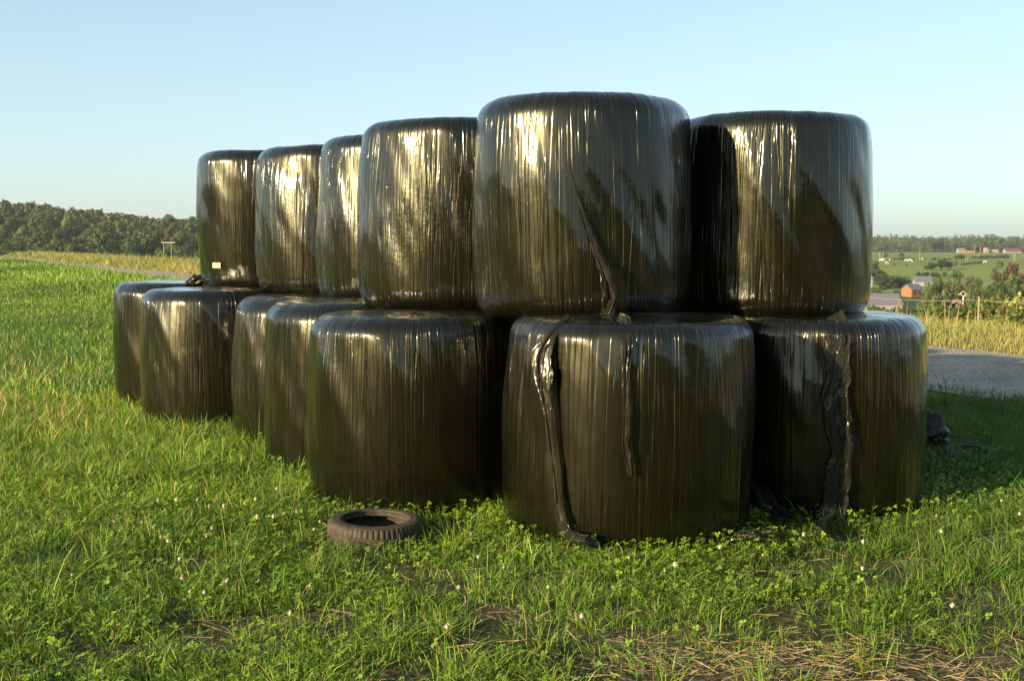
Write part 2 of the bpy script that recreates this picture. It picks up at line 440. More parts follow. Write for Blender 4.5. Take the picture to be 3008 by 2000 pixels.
LAB = {
 'B1': 'largest black bale on the grass at the front, two torn film strips hanging down it',
 'L2': 'black bale on the ground directly behind the tyre lying in the grass',
 'L3': 'smooth black bale on the ground, next left of the bale behind the front tyre',
 'L4': 'narrow black bale on the ground, third from the left in the bottom row',
 'L5': 'pleated black bale on the ground, second from the left end of the bottom row',
 'L6': 'black bale at the left end of the bottom row, crumpled film on its top',
 'R1': 'black bale at the right end of the bottom row, wide torn film sheet hanging down',
 'R2': 'black bale peeking out behind the right end of the bottom row',
 'M1': 'black bale in the back row, glimpsed behind the biggest bottom bale',
 'M2': 'black bale in the back row, glimpsed behind the smooth bottom bale',
 'M3': 'farthest black bale in the back row, glimpsed through the stack',
 'U1': 'tallest black bale in the middle of the top row, diagonal loose fold on its face',
 'U2': 'black bale in the top row, just left of the one with the diagonal fold',
 'U3': 'brightly glinting black bale third from the left in the top row',
 'U4': 'black bale second from the left in the top row',
 'U5': 'black bale at the left end of the top row with a small white sticker',
 'UR': 'dark shaded black bale at the right end of the top row',
}
def bale_profile(R, H, rt, rb, slump, n_side=46):
    P = []
    for k in range(10): P.append((R * 0.02 + (R - rb - R * 0.02) * (k / 10), 0.0))
    for k in range(9):
        a = -PI / 2 + PI / 2 * k / 8; P.append((R - rb + rb * math.cos(a), rb + rb * math.sin(a)))
    for k in range(1, n_side):
        P.append((R, rb + (H - rt - rb) * k / n_side))
    for k in range(13):
        a = PI / 2 * k / 12; P.append((R - rt + rt * math.cos(a), H - rt + rt * math.sin(a)))
    for k in range(1, 19): 
        f = k / 18; P.append(((R - rt) * (1 - f) + 0.004 * f, H + 0.012 * math.sin(f * PI / 2)))
    P = np.array(P)
    zz = P[:, 1] / H
    bul = 1 - 0.042 * (np.abs(zz - 0.47) / 0.5) ** 2.8 - 0.02 * slump * np.clip(zz - 0.3, 0, 1) + 0.012
    P[:, 0] *= bul
    return P
def make_bale(key):
    X, Y, z0, R, H, seed, rt, rb, sl = BALES[key]
    P = bale_profile(R, H, rt, rb, sl)
    nth = 560
    th = np.linspace(0, 2 * PI, nth + 1)                 # seam at the back (+Y)
    vlen = np.concatenate([[0], np.cumsum(np.hypot(np.diff(P[:, 0]), np.diff(P[:, 1])))])
    TH, K = np.meshgrid(th, np.arange(len(P)))
    r = P[K, 0]; z = P[K, 1]; vv = vlen[K]
    ct, st = np.cos(TH), np.sin(TH)
    # soft lumps (periodic: sampled on the circle)
    lump = (fbm(ct * 1.6 + seed * 3.1, st * 1.6 + z * 1.3, seed, 3) - 0.5) * 0.052 + (fbm(ct * 4 + seed, st * 4 + z * 2.5, seed + 5, 2) - 0.5) * 0.016
    # pleats of the film: ridges that run up the side and over the top
    rs = np.random.default_rng(seed)
    tw = TH + 0.03 * rs.normal() * vv + 0.02 * (vnoise(TH * 6 % 37, vv * 1.5, seed) - 0.5)
    def per(freq, s, vs):                                # periodic in theta: blends at the seam
        a = vnoise(tw * freq, vv * vs, s); b = vnoise((tw - 2 * PI) * freq, vv * vs, s)
        k = sstep(2 * PI - 0.25, 2 * PI, TH); return a * (1 - k) + b * k
    reg = sstep(0.38, 0.62, fbm(ct * 1.8 + 9 + seed, st * 1.8 + z * 1.1, seed + 31, 2))
    pl = (per(34, seed + 3, 0.9) - 0.5) * 0.0020 + (per(78, seed + 4, 1.6) - 0.5) * 0.0014
    pl = pl * (0.2 + 0.8 * reg)
    crease = -0.003 * sstep(0.86, 0.97, per(22, seed + 8, 0.35)) 
    topk = sstep(H - rt, H, z); botk = 1 - sstep(0, rb, z)
    ksd = np.clip(r / R, 0, 1)
    disp = (lump + pl + crease) * np.clip(ksd * 1.3, 0, 1)
    nr_ = 1 - topk; 
    r2 = r + disp * (1 - 0.8 * topk)
    z2 = z + (disp * 0.3 + (per(16, seed + 12, 0.5) - 0.5) * 0.004 * ksd) * topk * np.clip(ksd * 1.4, 0, 1)
    # gentle lean and out-of-round
    e = 1 + 0.022 * np.cos(2 * (TH - rs.uniform(0, PI)))
    lx, ly = rs.normal(0, 0.013, 2)
    x = -np.sin(TH) * r2 * -1 * e + lx * z2; y = np.cos(TH) * r2 * e + ly * z2
    V = np.stack([x, y, z2], -1).reshape(-1, 3)
    n = nth + 1
    i = np.arange(len(P) - 1)[:, None] * n + np.arange(nth)[None, :]
    Fq = np.stack([i, i + n, i + n + 1, i + 1], -1).reshape(-1, 4)
    uv = np.stack([TH * R, vv], -1).reshape(-1, 2)
    # caps
    cb, ctp = len(V), len(V) + 1
    V = np.vstack([V, [[0, 0, 0]], [[0, 0, H + 0.012]]]); uv = np.vstack([uv, [[2, 0]], [[2, vlen[-1]]]])
    j = np.arange(nth)
    f1 = np.stack([np.full(nth, cb), j, j + 1], 1); base = (len(P) - 1) * n
    f2 = np.stack([np.full(nth, ctp), base + j + 1, base + j], 1)
    me = np_mesh('silage_bale', V, [Fq, f1, f2], uv=uv, smooth=True)
    o = link('silage_bale', me, M['film']); o.location = (X, Y, z0)
    tag(o, LAB[key], 'bale', 'black wrapped silage bales in the stack')
    return o
BO = {k: make_bale(k) for k in BALES}

def hit(key, px, py, off=0.0):
    """point on the side of a bale seen at that pixel"""
    X, Y, z0, R, H, *_ = BALES[key]
    r = px_ray(px, py); o = Vector((0, 0, EYE))
    ax, ay = o.x - X, o.y - Y
    a = r.x ** 2 + r.y ** 2; b = 2 * (ax * r.x + ay * r.y); c = ax * ax + ay * ay - R * R
    D = b * b - 4 * a * c
    t = -b / (2 * a) if D < 0 else (-b - math.sqrt(D)) / (2 * a)
    p = o + r * t
    rt = BALES[key][6]
    zrel = (p.z - z0) / H
    rr = R * (1 - 0.042 * (abs(zrel - 0.47) / 0.5) ** 2.8 + 0.012)
    if p.z - z0 > H - rt: rr -= rt * (1 - math.sqrt(max(0, 1 - ((p.z - z0 - H + rt) / rt) ** 2)))
    if p.z < 0.1 + z0: rr = max(rr, R - 0.06)
    n = Vector((p.x - X, p.y - Y, 0)).normalized()
    return Vector((X, Y, 0)) + n * (rr + off) + Vector((0, 0, p.z)), n

def ribbon(key, path, parent, name, seed=0, folds=5, amp=0.02, label=None, nseg=160, world=False):
    """torn film hanging on a bale. path: (px, py, width, offset) or ((x,y,z), normal, width)"""
    C, NN, W = [], [], []
    for q in path:
        if isinstance(q[0], (int, float)):
            p, n = hit(key, q[0], q[1], q[3]); C.append(p); NN.append(n); W.append(q[2])
        else:
            C.append(Vector(q[0])); NN.append(Vector(q[1]).normalized()); W.append(q[2])
    C = np.array([tuple(c) for c in C]); NN = np.array([tuple(c) for c in NN]); W = np.array(W)
    sl = np.concatenate([[0], np.cumsum(np.linalg.norm(np.diff(C, axis=0), axis=1))])
    tt = np.linspace(0, sl[-1], nseg)
    def smooth(a, k):
        for _ in range(k): a[1:-1] = (a[:-2] + 2 * a[1:-1] + a[2:]) / 4
        return a
    c = smooth(np.stack([np.interp(tt, sl, C[:, k]) for k in range(3)], 1), 10)
    n = smooth(np.stack([np.interp(tt, sl, NN[:, k]) for k in range(3)], 1), 10)
    wd = smooth(np.interp(tt, sl, W), 3)
    n /= np.linalg.norm(n, axis=1)[:, None]
    tg = np.gradient(c, axis=0); tg /= np.linalg.norm(tg, axis=1)[:, None]
    ac = np.cross(n, tg); ac /= np.linalg.norm(ac, axis=1)[:, None]
    m = 36
    s = np.linspace(-0.5, 0.5, m)
    SS, TT = np.meshgrid(s, tt)
    ph = (fbm(TT * 5, SS * 1.5 + seed, seed, 3) - 0.5) * 2.5
    rg = lambda q: 1 - np.abs(q - .5) * 4                        # sharp creases
    acc = .42 * rg(fbm(SS * folds * 1.6 + ph * .35 + 7, TT * 1.1 + SS * 2, seed + 3, 2)) + .30 * rg(fbm(SS * folds * 2.6 + TT * 3, TT * 2.2, seed + 5, 2)) + .22 * rg(fbm(SS * 9 + TT * 4 + 3, TT * 6, seed + 6, 2)) + .35 * np.sin((SS * folds * .5 + ph * .5) * 2 * PI) + .3
    lat = SS + 0.08 * np.cos((SS * folds + ph) * 2 * PI) + 0.12 * (fbm(TT * 9, SS * 0 + 3, seed + 9, 3) - 0.5)
    lat = lat + 0.05 * np.sign(SS) * (np.abs(SS) > .4) * (fbm(TT * 60, SS * 3, seed + 40, 2) - .5) * 2
    lat = lat * (1 + 0.5 * (fbm(TT * 7 + 3, np.sign(SS) * 5.0, seed + 2, 3) - 0.5))
    Pp = c[:, None, :] + ac[:, None, :] * (lat * wd[:, None])[..., None] + n[:, None, :] * (acc * .6 * np.minimum(amp, wd[:, None] * 0.45) + 0.006)[..., None]
    V = Pp.reshape(-1, 3)
    if parent: V = V - np.array(parent.location)
    i = np.arange(nseg - 1)[:, None] * m + np.arange(m - 1)[None, :]
    Fq = np.stack([i, i + 1, i + m + 1, i + m], -1).reshape(-1, 4)
    uv = np.stack([SS * wd[:, None] * 3 + seed, TT], -1).reshape(-1, 2)
    me = np_mesh(name, V, [Fq], uv=uv, smooth=True)
    o = link(name, me, M['torn'], parent)
    md = o.modifiers.new('thickness', 'SOLIDIFY'); md.thickness = 0.0006
    if label: o['label'] = label
    return o
D = 1.2757
gz = lambda px, py, z=0.03: tuple(at_ground(px * D, py * D, z))
# long strip on the front bale
ribbon('B1', [(1292 * D, 731 * D, .055, .0), (1272 * D, 770 * D, .055, .012), (1262 * D, 815 * D, .12, .03), (1264 * D, 865 * D, .15, .04), (1273 * D, 905 * D, .075, .045),
              (1281 * D, 960 * D, .05, .05), (1288 * D, 1040 * D, .035, .05), (1294 * D, 1110 * D, .04, .045), (1302 * D, 1170 * D, .05, .045), (1318 * D, 1222 * D, .06, .06),
              (gz(1345, 1246, .07), (0, -.7, .7), .07), (gz(1375, 1258, .03), (0, -.5, .8), .05)], BO['B1'], 'torn_film_strip', 1, 3, .04, 'long twisted torn film strip reaching the ground', nseg=240)
ribbon('B1', [(1420 * D, 730 * D, .05, .0), (1440 * D, 738 * D, .05, .02), (1446 * D, 790 * D, .05, .04), (1444 * D, 850 * D, .045, .045), (1445 * D, 905 * D, .035, .05), (1444 * D, 960 * D, .045, .05),
              (1442 * D, 1010 * D, .04, .05), (1446 * D, 1050 * D, .045, .05), (1452 * D, 1090 * D, .025, .05)], BO['B1'], 'torn_film_strip', 2, 3, .035, 'shorter torn film strip ending above the ground', nseg=200)
# wide sheet on the right-hand bale
ribbon('R1', [(1918 * D, 731 * D, .15, .004), (1925 * D, 742 * D, .17, .012), (1930 * D, 780 * D, .17, .02), (1926 * D, 850 * D, .17, .025), (1922 * D, 920 * D, .16, .03), (1927 * D, 985 * D, .14, .035), (1934 * D, 1050 * D, .11, .04),
              (1926 * D, 1100 * D, .15, .045), (1918 * D, 1160 * D, .16, .05), (1910 * D, 1205 * D, .18, .09), (gz(1900, 1228, .03), (0, -.9, .5), .13)], BO['R1'], 'torn_film_sheet', 3, 5, .018, 'wide wrinkled sheet of torn film', nseg=240)
# loose fold with a bunched end on the middle upper bale
ribbon('U1', [(1308 * D, 375 * D, .006, .0), (1325 * D, 440 * D, .012, .008), (1350 * D, 520 * D, .022, .02), (1372 * D, 590 * D, .035, .04), (1390 * D, 640 * D, .075, .055), (1402 * D, 685 * D, .10, .045), (1396 * D, 715 * D, .08, .02), (1386 * D, 728 * D, .03, .0)],
       BO['U1'], 'loose_film_fold', 4, 2, .03, 'diagonal loose fold ending in a bunch', nseg=200)

# small parts of the bales: knots, sticker, crumpled end, scuff
def crumple(name, center, size, parent, seed, mat='torn'):
    """a gathered knot of film: many-folded closed lump"""
    nu, nv = 40, 24
    U, Vv = np.meshgrid(np.linspace(0, 2 * PI, nu, endpoint=False), np.linspace(0.02, PI - 0.02, nv))
    r = 0.6 + 0.9 * np.abs(fbm(np.cos(U) * 2.2 + seed + Vv, np.sin(U) * 2.2 + Vv * 1.7, seed, 3) - 0.5) * 2
    x = np.sin(Vv) * np.cos(U) * r * size[0]; y = np.sin(Vv) * np.sin(U) * r * size[1]; z = np.cos(Vv) * r * size[2]
    V = np.stack([x, y, z], -1).reshape(-1, 3) + np.array(center) - (np.array(parent.location) if parent else 0)
    i = np.arange(nv - 1)[:, None] * nu + np.arange(nu)[None, :]; j = np.arange(nv - 1)[:, None] * nu + (np.arange(nu)[None, :] + 1) % nu
    Fq = np.stack([i, i + nu, j + nu, j], -1).reshape(-1, 4)
    uv = np.stack([U * 0.2 + seed, Vv * 0.2], -1).reshape(-1, 2)
    me = np_mesh(name, V, [Fq], uv=uv, smooth=True)
    return link(name, me, M[mat], parent)
crumple('film_knot', at_depth(452 * D, 648 * D, 13.2), (.12, .10, .07), BO['L6'], 3)
crumple('film_knot', at_depth(490 * D, 656 * D, 13.0), (.13, .08, .025), BO['L6'], 5)
p, n = hit('U1', 1172 * D, 240 * D, 0.0); crumple('film_knot', p, (.035, .03, .018), BO['U1'], 7)
p, n = hit('U5', 506 * D, 611 * D, 0.041)
tn = Vector((-n.y, n.x, 0)); mb = MB()
a_, b_ = tn * 0.062, Vector((0, 0, 0.028))
mb.poly([p - a_ - b_ - Vector(BO['U5'].location), p + a_ - b_ - Vector(BO['U5'].location), p + a_ + b_ - Vector(BO['U5'].location), p - a_ + b_ - Vector(BO['U5'].location)])
stk = mb.build('sticker', M['sticker'], BO['U5']); md = stk.modifiers.new('t', 'SOLIDIFY'); md.thickness = .002
p, n = hit('L2', 885 * D, 762 * D, 0.004); crumple('film_knot', p, (.04, .012, .035), BO['L2'], 9)

# ------------------------------------------------------------------ torn film lying about
def scrap(name, pts, wd, seed, label, amp=.025):
    o = ribbon('B1', [(p, (0, -0.35, 1), wd) for p in pts], None, name, seed, 3, amp, nseg=60)
    tag(o, label, 'torn film', 'scraps of torn black film on the grass'); return o
scrap('film_scrap', [tuple(at_ground(1870, 1640, -.01)), tuple(at_ground(1900, 1665, -.02)), tuple(at_ground(1932, 1710, -.04))], .05, 21, 'narrow black film scrap lying in the grass in front of the biggest bottom bale')
scrap('film_scrap', [tuple(at_ground(2150, 1580, -.01)), tuple(at_ground(2215, 1585, .0)), tuple(at_ground(2290, 1590, -.02))], .12, 22, 'flat black film scrap on the grass between the two front right bales', .04)
scrap('film_scrap', [tuple(at_depth(2212, 1405, 7.9)), tuple(at_depth(2235, 1450, 7.75)), tuple(at_depth(2265, 1500, 7.6)), tuple(at_depth(2320, 1535, 7.35))], .12, 23, 'black film scrap hanging in the gap between the two front right bales', .04)

# ------------------------------------------------------------------ tyres
def tyre(loc, rot, R, W, label, seed=0):
    e = empty('tyre', loc); e.rotation_euler = rot; tag(e, label, 'tyre')
    n = 336
    th = np.linspace(0, 2 * PI, n, endpoint=False)
    # tread: outer band, grooved
    prof_t = [(R - .022, .98), (R - .010, .93), (R - .004, .84), (R - .001, .74), (R, .64), (R, .62), (R, .55), (R, .45), (R, .38), (R, .36), (R - .001, .26), (R - .004, .16), (R - .010, .07), (R - .022, .02)]
    zs = []
    fine = np.linspace(0, len(prof_t) - 1, 70)
    pr = np.interp(fine, np.arange(len(prof_t)), [q[0] for q in prof_t]); pz = np.interp(fine, np.arange(len(prof_t)), [q[1] for q in prof_t])
    TH, K = np.meshgrid(th, np.arange(70)); rr = pr[K]; zz = pz[K]
    circ = (np.abs(zz - .66) < .016) | (np.abs(zz - .5) < .016) | (np.abs(zz - .34) < .016)
    lug = np.where((zz > .68) | (zz < .32), np.mod(TH / (2 * PI) * 56, 1) < .2, np.mod(TH / (2 * PI) * 56 + (zz - .5) * 5 * np.sign(zz - .5), 1) < .16)
    rr = rr - .007 * circ - .006 * (lug & ~circ & (np.abs(zz - .5) < .47))
    def rev(name, rr, zz, closed=False):
        k = rr.shape[0]
        V = np.stack([np.cos(TH[:1].repeat(k, 0)) * rr, np.sin(TH[:1].repeat(k, 0)) * rr, zz * W], -1).reshape(-1, 3)
        i = np.arange(k - 1)[:, None] * n + np.arange(n)[None, :]; j = np.arange(k - 1)[:, None] * n + (np.arange(n)[None, :] + 1) % n
        me = np_mesh(name, V, [np.stack([i, i + n, j + n, j], -1).reshape(-1, 4)], smooth=True)
        o = link(name, me, M['rubber'], e); return o
    rev('tread', rr, zz)
    rb = R * .66
    for side in (1, -1):
        q = [(R - .022, .98), (R - .034, 1.0), (R - .045, 1.012), (R - .05, 1.006), (R - .07, 1.015), (R - .09, 1.0), (rb + .022, .93), (rb + .018, .935), (rb + .012, .91), (rb + .004, .88), (rb, .85), (rb + .001, .80), (rb + .012, .78), (R - .07, .90), (R - .035, .86), (R - .03, .5)]
        a = np.array(q); z = a[:, 1] if side == 1 else 1 - a[:, 1]
        o = rev('sidewall', np.repeat(a[:, :1], n, 1), np.repeat(z[:, None], n, 1))
        if side == -1: o.data.flip_normals()
    return e
tp = at_ground(1101, 1518, .09)
tyre((tp.x, tp.y, -0.08), (R_(1.8), R_(0.8), .3), .277, .165, 'worn car tyre lying flat in the grass in front of the bales')
p = at_ground(2862, 1318, .03)
tyre((p.x, p.y + .1, -.14), (R_(6), R_(-4), .9), .22, .15, 'black tyre lying flat in the shade right of the end bale')
p = at_ground(2748, 1308, .0)
o = crumple('film_bundle', (p.x - .06, p.y + .15, .06), (.20, .18, .17), None, 13)
tag(o, 'rounded black bundle of film lying behind the right end bale', 'film bundle')

# ------------------------------------------------------------------ grass, clover, straw (uncountable ground cover)
FOOT = [(b[0], b[1], b[3]) for k, b in BALES.items() if b[2] < 0.5]
def clear(x, y, m=-0.075):
    ok = np.ones(len(x), bool)
    for X, Y, R in FOOT: ok &= np.hypot(x - X, y - Y) > R + m
    r = np.hypot(x - tp.x, y - tp.y); ok &= (r > .285 + .025 * (y < tp.y)) 
    return ok
def bare(x, y):
    """0 turf .. 1 bare soil: worn ground in the right foreground"""
    n = fbm(x * 1.1, y * 1.5, 41, 3)
    w_ = sstep(5.8, 4.8, y) * .8 * (0.35 + 0.65 * sstep(-0.8, 0.9, x))
    w2 = sstep(6.9, 6.0, y) * 0.42
    spot = sstep(0.44, 0.60, n) * np.maximum(w_ * 1.25, w2)
    gaps = sstep(.52, .64, fbm(x * 2.3 + 7, y * 2.9, 45, 2)) * sstep(9.0, 6.2, y) * .9
    return np.clip(np.maximum(spot, gaps), 0, 1)
def blades(n, x, y, h, wd, lean, col, seg=2, z=None, curl=1.0, dirn=None):
    """n curved tapering blades"""
    z = ground_z(x, y) - 0.01 if z is None else z
    ph = rng.uniform(0, 2 * PI, n); dr = rng.uniform(0, 2 * PI, n) if dirn is None else dirn
    lx, ly = np.cos(dr) * lean * h, np.sin(dr) * lean * h
    cx, cy = np.cos(ph) * wd / 2, np.sin(ph) * wd / 2
    rows = []
    fr = np.linspace(0, 1, seg + 1)
    for k, f in enumerate(fr[:-1]):
        off = f ** (1 + curl); tw = (1 - f * 0.35) if k else 0.8
        hz = h * (f - 0.30 * np.minimum(lean, 1.3) * f * f)
        for sgn in (-1, 1):
            rows.append(np.stack([x + lx * off + sgn * cx * tw, y + ly * off + sgn * cy * tw, z + hz], 1))
    rows.append(np.stack([x + lx, y + ly, z + h * (1 - 0.30 * np.minimum(lean, 1.3))], 1))
    V = np.stack(rows, 1); m = V.shape[1]
    b = np.arange(n)[:, None] * m
    Fq = [b + np.array([[2 * k, 2 * k + 1, 2 * k + 3, 2 * k + 2]]) for k in range(seg - 1)]
    Fq = np.concatenate(Fq) if Fq else np.zeros((0, 4), int)
    Ft = b + np.array([[m - 3, m - 2, m - 1]])
    return V.reshape(-1, 3), Fq, Ft, np.repeat(col, m, 0)
def join(parts):
    V, Q, T, C, o = [], [], [], [], 0
    for v, q, t, c in parts:
        V.append(v); Q.append(q + o); T.append(t + o); C.append(c); o += len(v)
    return np.concatenate(V), np.concatenate(Q), np.concatenate(T), np.concatenate(C)
G1 = np.array([0.148, 0.248, 0.021]); G2 = np.array([0.056, 0.134, 0.018]); GY = np.array([0.30, 0.31, 0.040]); GD = np.array([0.30, 0.23, 0.10])
def grass_col(n, x, y, dryp=0.05):
    k = np.clip(fbm(x * .6, y * .6, 51, 2) + rng.normal(0, .22, n), 0, 1)[:, None]
    c = G2 * (1 - k) + G1 * k
    k2 = (rng.random(n) < .13)[:, None] * rng.uniform(.3, 1, (n, 1)); c = c * (1 - k2) + GY * k2
    k3 = (rng.random(n) < dryp)[:, None]; c = np.where(k3, GD * rng.uniform(.6, 1.1, (n, 1)), c)
    big = fbm(x * .22 + 4, y * .16, 55, 3)[:, None]; mid = fbm(x * 1.3, y * 1.1 + 9, 57, 2)[:, None]
    c = c * (0.62 + .55 * sstep(.30, .70, big) + .40 * (mid - .3)) * (1 + (big - .5) * np.array([.45, .1, 0]))
    return c * rng.uniform(.75, 1.25, (n, 1))
def wedge(n, d0, d1, a0, a1, pw=1.0):
    """points in a sector, density ~ d^-pw per area"""
    u = rng.random(n)
    e = 2 - pw
    d = (d0 ** e + u * (d1 ** e - d0 ** e)) ** (1 / e) if abs(e) > 1e-6 else d0 * (d1 / d0) ** u
    a = rng.uniform(a0, a1, n)
    return d * a, d                                        # x = depth * tan
parts = []
# near turf: tufts of blades
nt_ = 18000
tx, ty = wedge(nt_, 3.9, 13.5, -.52, .52, 0.55)
keep = clear(tx, ty, -0.02) & (rng.random(nt_) > bare(tx, ty) * .93) & (road_s(tx, ty) < -2.0)
tx, ty = tx[keep], ty[keep]
nb = rng.integers(9, 26, len(tx)); tsz = np.exp(rng.normal(0, .33, len(tx)))
big = rng.random(len(tx)) < .10; tsz = np.where(big, tsz * 1.5, tsz); nb = np.where(big, nb * 2, nb)
idx = np.repeat(np.arange(len(tx)), nb); n = len(idx)
rr = np.abs(rng.normal(0, .045, n)) * tsz[idx] ** .7; aa = rng.uniform(0, 2 * PI, n)
x = tx[idx] + np.cos(aa) * rr; y = ty[idx] + np.sin(aa) * rr
ok = clear(x, y); x, y, idx, aa = x[ok], y[ok], idx[ok], aa[ok]; n = len(x)
lush = 0.75 + 0.75 * fbm(x * .5 + 3, y * .5, 61, 2)
lush *= np.where((y > 8.0) & (x < -0.2), 1.15, 1.0)
h = rng.uniform(.030, .088, n) * tsz[idx] * lush
lean = np.abs(rng.normal(.75, .4, n))
parts.append(blades(n, x, y, h, rng.uniform(.0028, .0062, n), lean, grass_col(n, x, y, .06), 3, dirn=aa + rng.normal(0, .5, n)))
# fine filler between tufts
n = 80000
x, y = wedge(n, 3.9, 14, -.52, .52, 0.7); ok = clear(x, y) & (rng.random(n) > bare(x, y) * .9) & (road_s(x, y) < -1.9); x, y = x[ok], y[ok]; n = len(x)
parts.append(blades(n, x, y, rng.uniform(.02, .07, n), rng.uniform(.002, .0045, n), np.abs(rng.normal(.9, .5, n)), grass_col(n, x, y, .12), 2))
# blades leaning on the tyre and growing through it
n = 260
a_ = rng.uniform(PI, 2 * PI, n); r_ = .30 + np.abs(rng.normal(0, .05, n)); x, y = tp.x + np.cos(a_) * r_, tp.y + np.sin(a_) * r_
x = np.concatenate([x, tp.x + rng.normal(0, .08, 40)]); y = np.concatenate([y, tp.y + rng.normal(0, .08, 40)]); n = len(x)
parts.append(blades(n, x, y, rng.uniform(.05, .15, n), rng.uniform(.003, .006, n), np.abs(rng.normal(.5, .3, n)), grass_col(n, x, y, .1), 3))
# longer grass growing against the bales
for X, Y, R in FOOT:
    n = 900
    a = rng.uniform(0, 2 * PI, n); r = R - .03 + np.abs(rng.normal(0, .07, n)); x = X + np.cos(a) * r; y = Y + np.sin(a) * r
    ok = clear(x, y); x, y = x[ok], y[ok]; n = len(x)
    kk = np.where(x < -1, 1.0, .42) * np.where(y < 8.2, .85, 1)
    parts.append(blades(n, x, y, rng.uniform(.06, .19, n) * kk, rng.uniform(.003, .0065, n), np.abs(rng.normal(.6, .35, n)), grass_col(n, x, y, .06), 3))
V, Q, T, C_ = join(parts)
o = link('near_grass', np_mesh('near_grass', V, [Q, T], tint=C_), M['grass']); o.name = 'grass'
tag(o, 'short green grass around the bales', 'grass', kind='stuff')
def along(n, t0, t1, s0, s1, pw=1.2):
    u = rng.random(n); t = t0 + (t1 - t0) * u ** pw; s = rng.uniform(s0, s1, n)
    return RD_P[0] + s * RD_N[0] - t * RD_N[1], RD_P[1] + s * RD_N[1] + t * RD_N[0], s
# field grass, mid and far
parts = []
n = 150000
x, y = wedge(n, 13, 60, -.56, .56, 1.35); ok = clear(x, y) & (road_s(x, y) < -2.0); x, y = x[ok], y[ok]; n = len(x); dd = y
parts.append(blades(n, x, y, rng.uniform(.07, .16, n) * (1 + .5 * (fbm(x * .3, y * .3, 71, 2) - .5)), .004 + dd * .00042, np.abs(rng.normal(.6, .35, n)), grass_col(n, x, y, .05), 2))
n = 70000
x, y = wedge(n, 60, 230, -.60, .0, 1.6); ok = (road_s(x, y) < -2.0); x, y = x[ok], y[ok]; n = len(x)
parts.append(blades(n, x, y, rng.uniform(.09, .2, n), .03 + (y - 60) * .0007, np.abs(rng.normal(.5, .35, n)), grass_col(n, x, y, .03), 2))
n = 26000                                                    # longer grass along the near edge of the track
x, y, s = along(n, 14, 190, -7, -1.1, 1.3); ok = clear(x, y); x, y = x[ok], y[ok]; n = len(x); dd = np.hypot(x, y)
parts.append(blades(n, x, y, rng.uniform(.14, .34, n) * (1 + .35 * sstep(40, 80, dd)), .008 + dd * .0005, np.abs(rng.normal(.4, .3, n)), grass_col(n, x, y, .03), 2))
n = 9000                                                     # ragged edges of the track
x, y, s = along(n, -16, 60, -2.3, -1.0, 1.3); ok = rng.random(n) < sstep(-1.0, -2.0, s) * sstep(.35, .6, fbm(x * .9, y * .9, 77, 2)); x, y = x[ok], y[ok]; n = len(x); dd = np.hypot(x, y)
parts.append(blades(n, x, y, rng.uniform(.04, .13, n), .005 + dd * .0004, np.abs(rng.normal(.7, .35, n)), grass_col(n, x, y, .1), 2, z=ground_z(x, y) + .02))
n = 60000                                                    # the meadow on the camera's side
r_ = rng.uniform(2.2, 75, n); a_ = rng.uniform(.42, 2 * PI - .42, n)
x, y = np.sin(a_) * r_, np.cos(a_) * r_; ok = clear(x, y) & (road_s(x, y) < -2); x, y, r_ = x[ok], y[ok], r_[ok]; n = len(x)
parts.append(blades(n, x, y, rng.uniform(.06, .15, n) * (1 + r_ * .004), .008 + r_ * .0012, np.abs(rng.normal(.6, .35, n)), grass_col(n, x, y, .05), 2))
n = 1500                                                     # rank grass round the things lying by the right end bale
x = rng.normal(3.75, .45, n); y = rng.normal(9.6, .4, n); ok = clear(x, y); x, y = x[ok], y[ok]; n = len(x)
parts.append(blades(n, x, y, rng.uniform(.08, .2, n), rng.uniform(.004, .007, n), np.abs(rng.normal(.6, .3, n)), grass_col(n, x, y, .05), 3))
# drier patches on the left
n = 800
cx_ = np.array([[-4.3, 11.6], [-6.2, 15.3], [-7.3, 17.5], [-5.0, 13.0], [-8.8, 20]])
k = rng.integers(0, 5, n); x = cx_[k, 0] + rng.normal(0, .55, n); y = cx_[k, 1] + rng.normal(0, .5, n)
ok = clear(x, y); x, y = x[ok], y[ok]; n = len(x)
parts.append(blades(n, x, y, rng.uniform(.1, .28, n), rng.uniform(.004, .009, n), np.abs(rng.normal(.6, .3, n)), GD * rng.uniform(.8, 1.5, (n, 1)), 3))
V, Q, T, C_ = join(parts)
o = link('field_grass', np_mesh('field_grass', V, [Q, T], tint=C_), M['grass'])
tag(o, 'bright green meadow grass stretching away on the left', 'grass', kind='stuff')
# tall dry verge beyond the track
DRY1 = np.array([0.33, 0.28, 0.095]); DRY2 = np.array([0.17, 0.21, 0.040])
parts = []
n = 170000
x, y, s = along(n, -16, 190, 2.0, 13.5, 1.9)
dd = np.hypot(x, y)
k = np.clip(fbm(x * .25, y * .25, 81, 2) + rng.normal(0, .25, n), 0, 1)[:, None]
col = (DRY2 * (1 - k) + DRY1 * k) * rng.uniform(.75, 1.2, (n, 1))
hh = rng.uniform(.18, .5, n) * (1 + .5 * sstep(6, 9, s)) * sstep(1.6, 3.2, s) * (.42 + .58 * sstep(20, 50, dd)) + .04
hh *= 1 + .45 * sstep(45, 90, dd) * rng.uniform(0, 2.6, n)
parts.append(blades(n, x, y, hh, .004 + dd * .00022 + .00022 * np.maximum(dd - 45, 0), np.abs(rng.normal(.55, .35, n)), col, 3))
n = 3200                                                     # taller seed stalks on the crest
x, y, s = along(n, -16, 190, 6.5, 13.5, 1.6); dd = np.hypot(x, y)
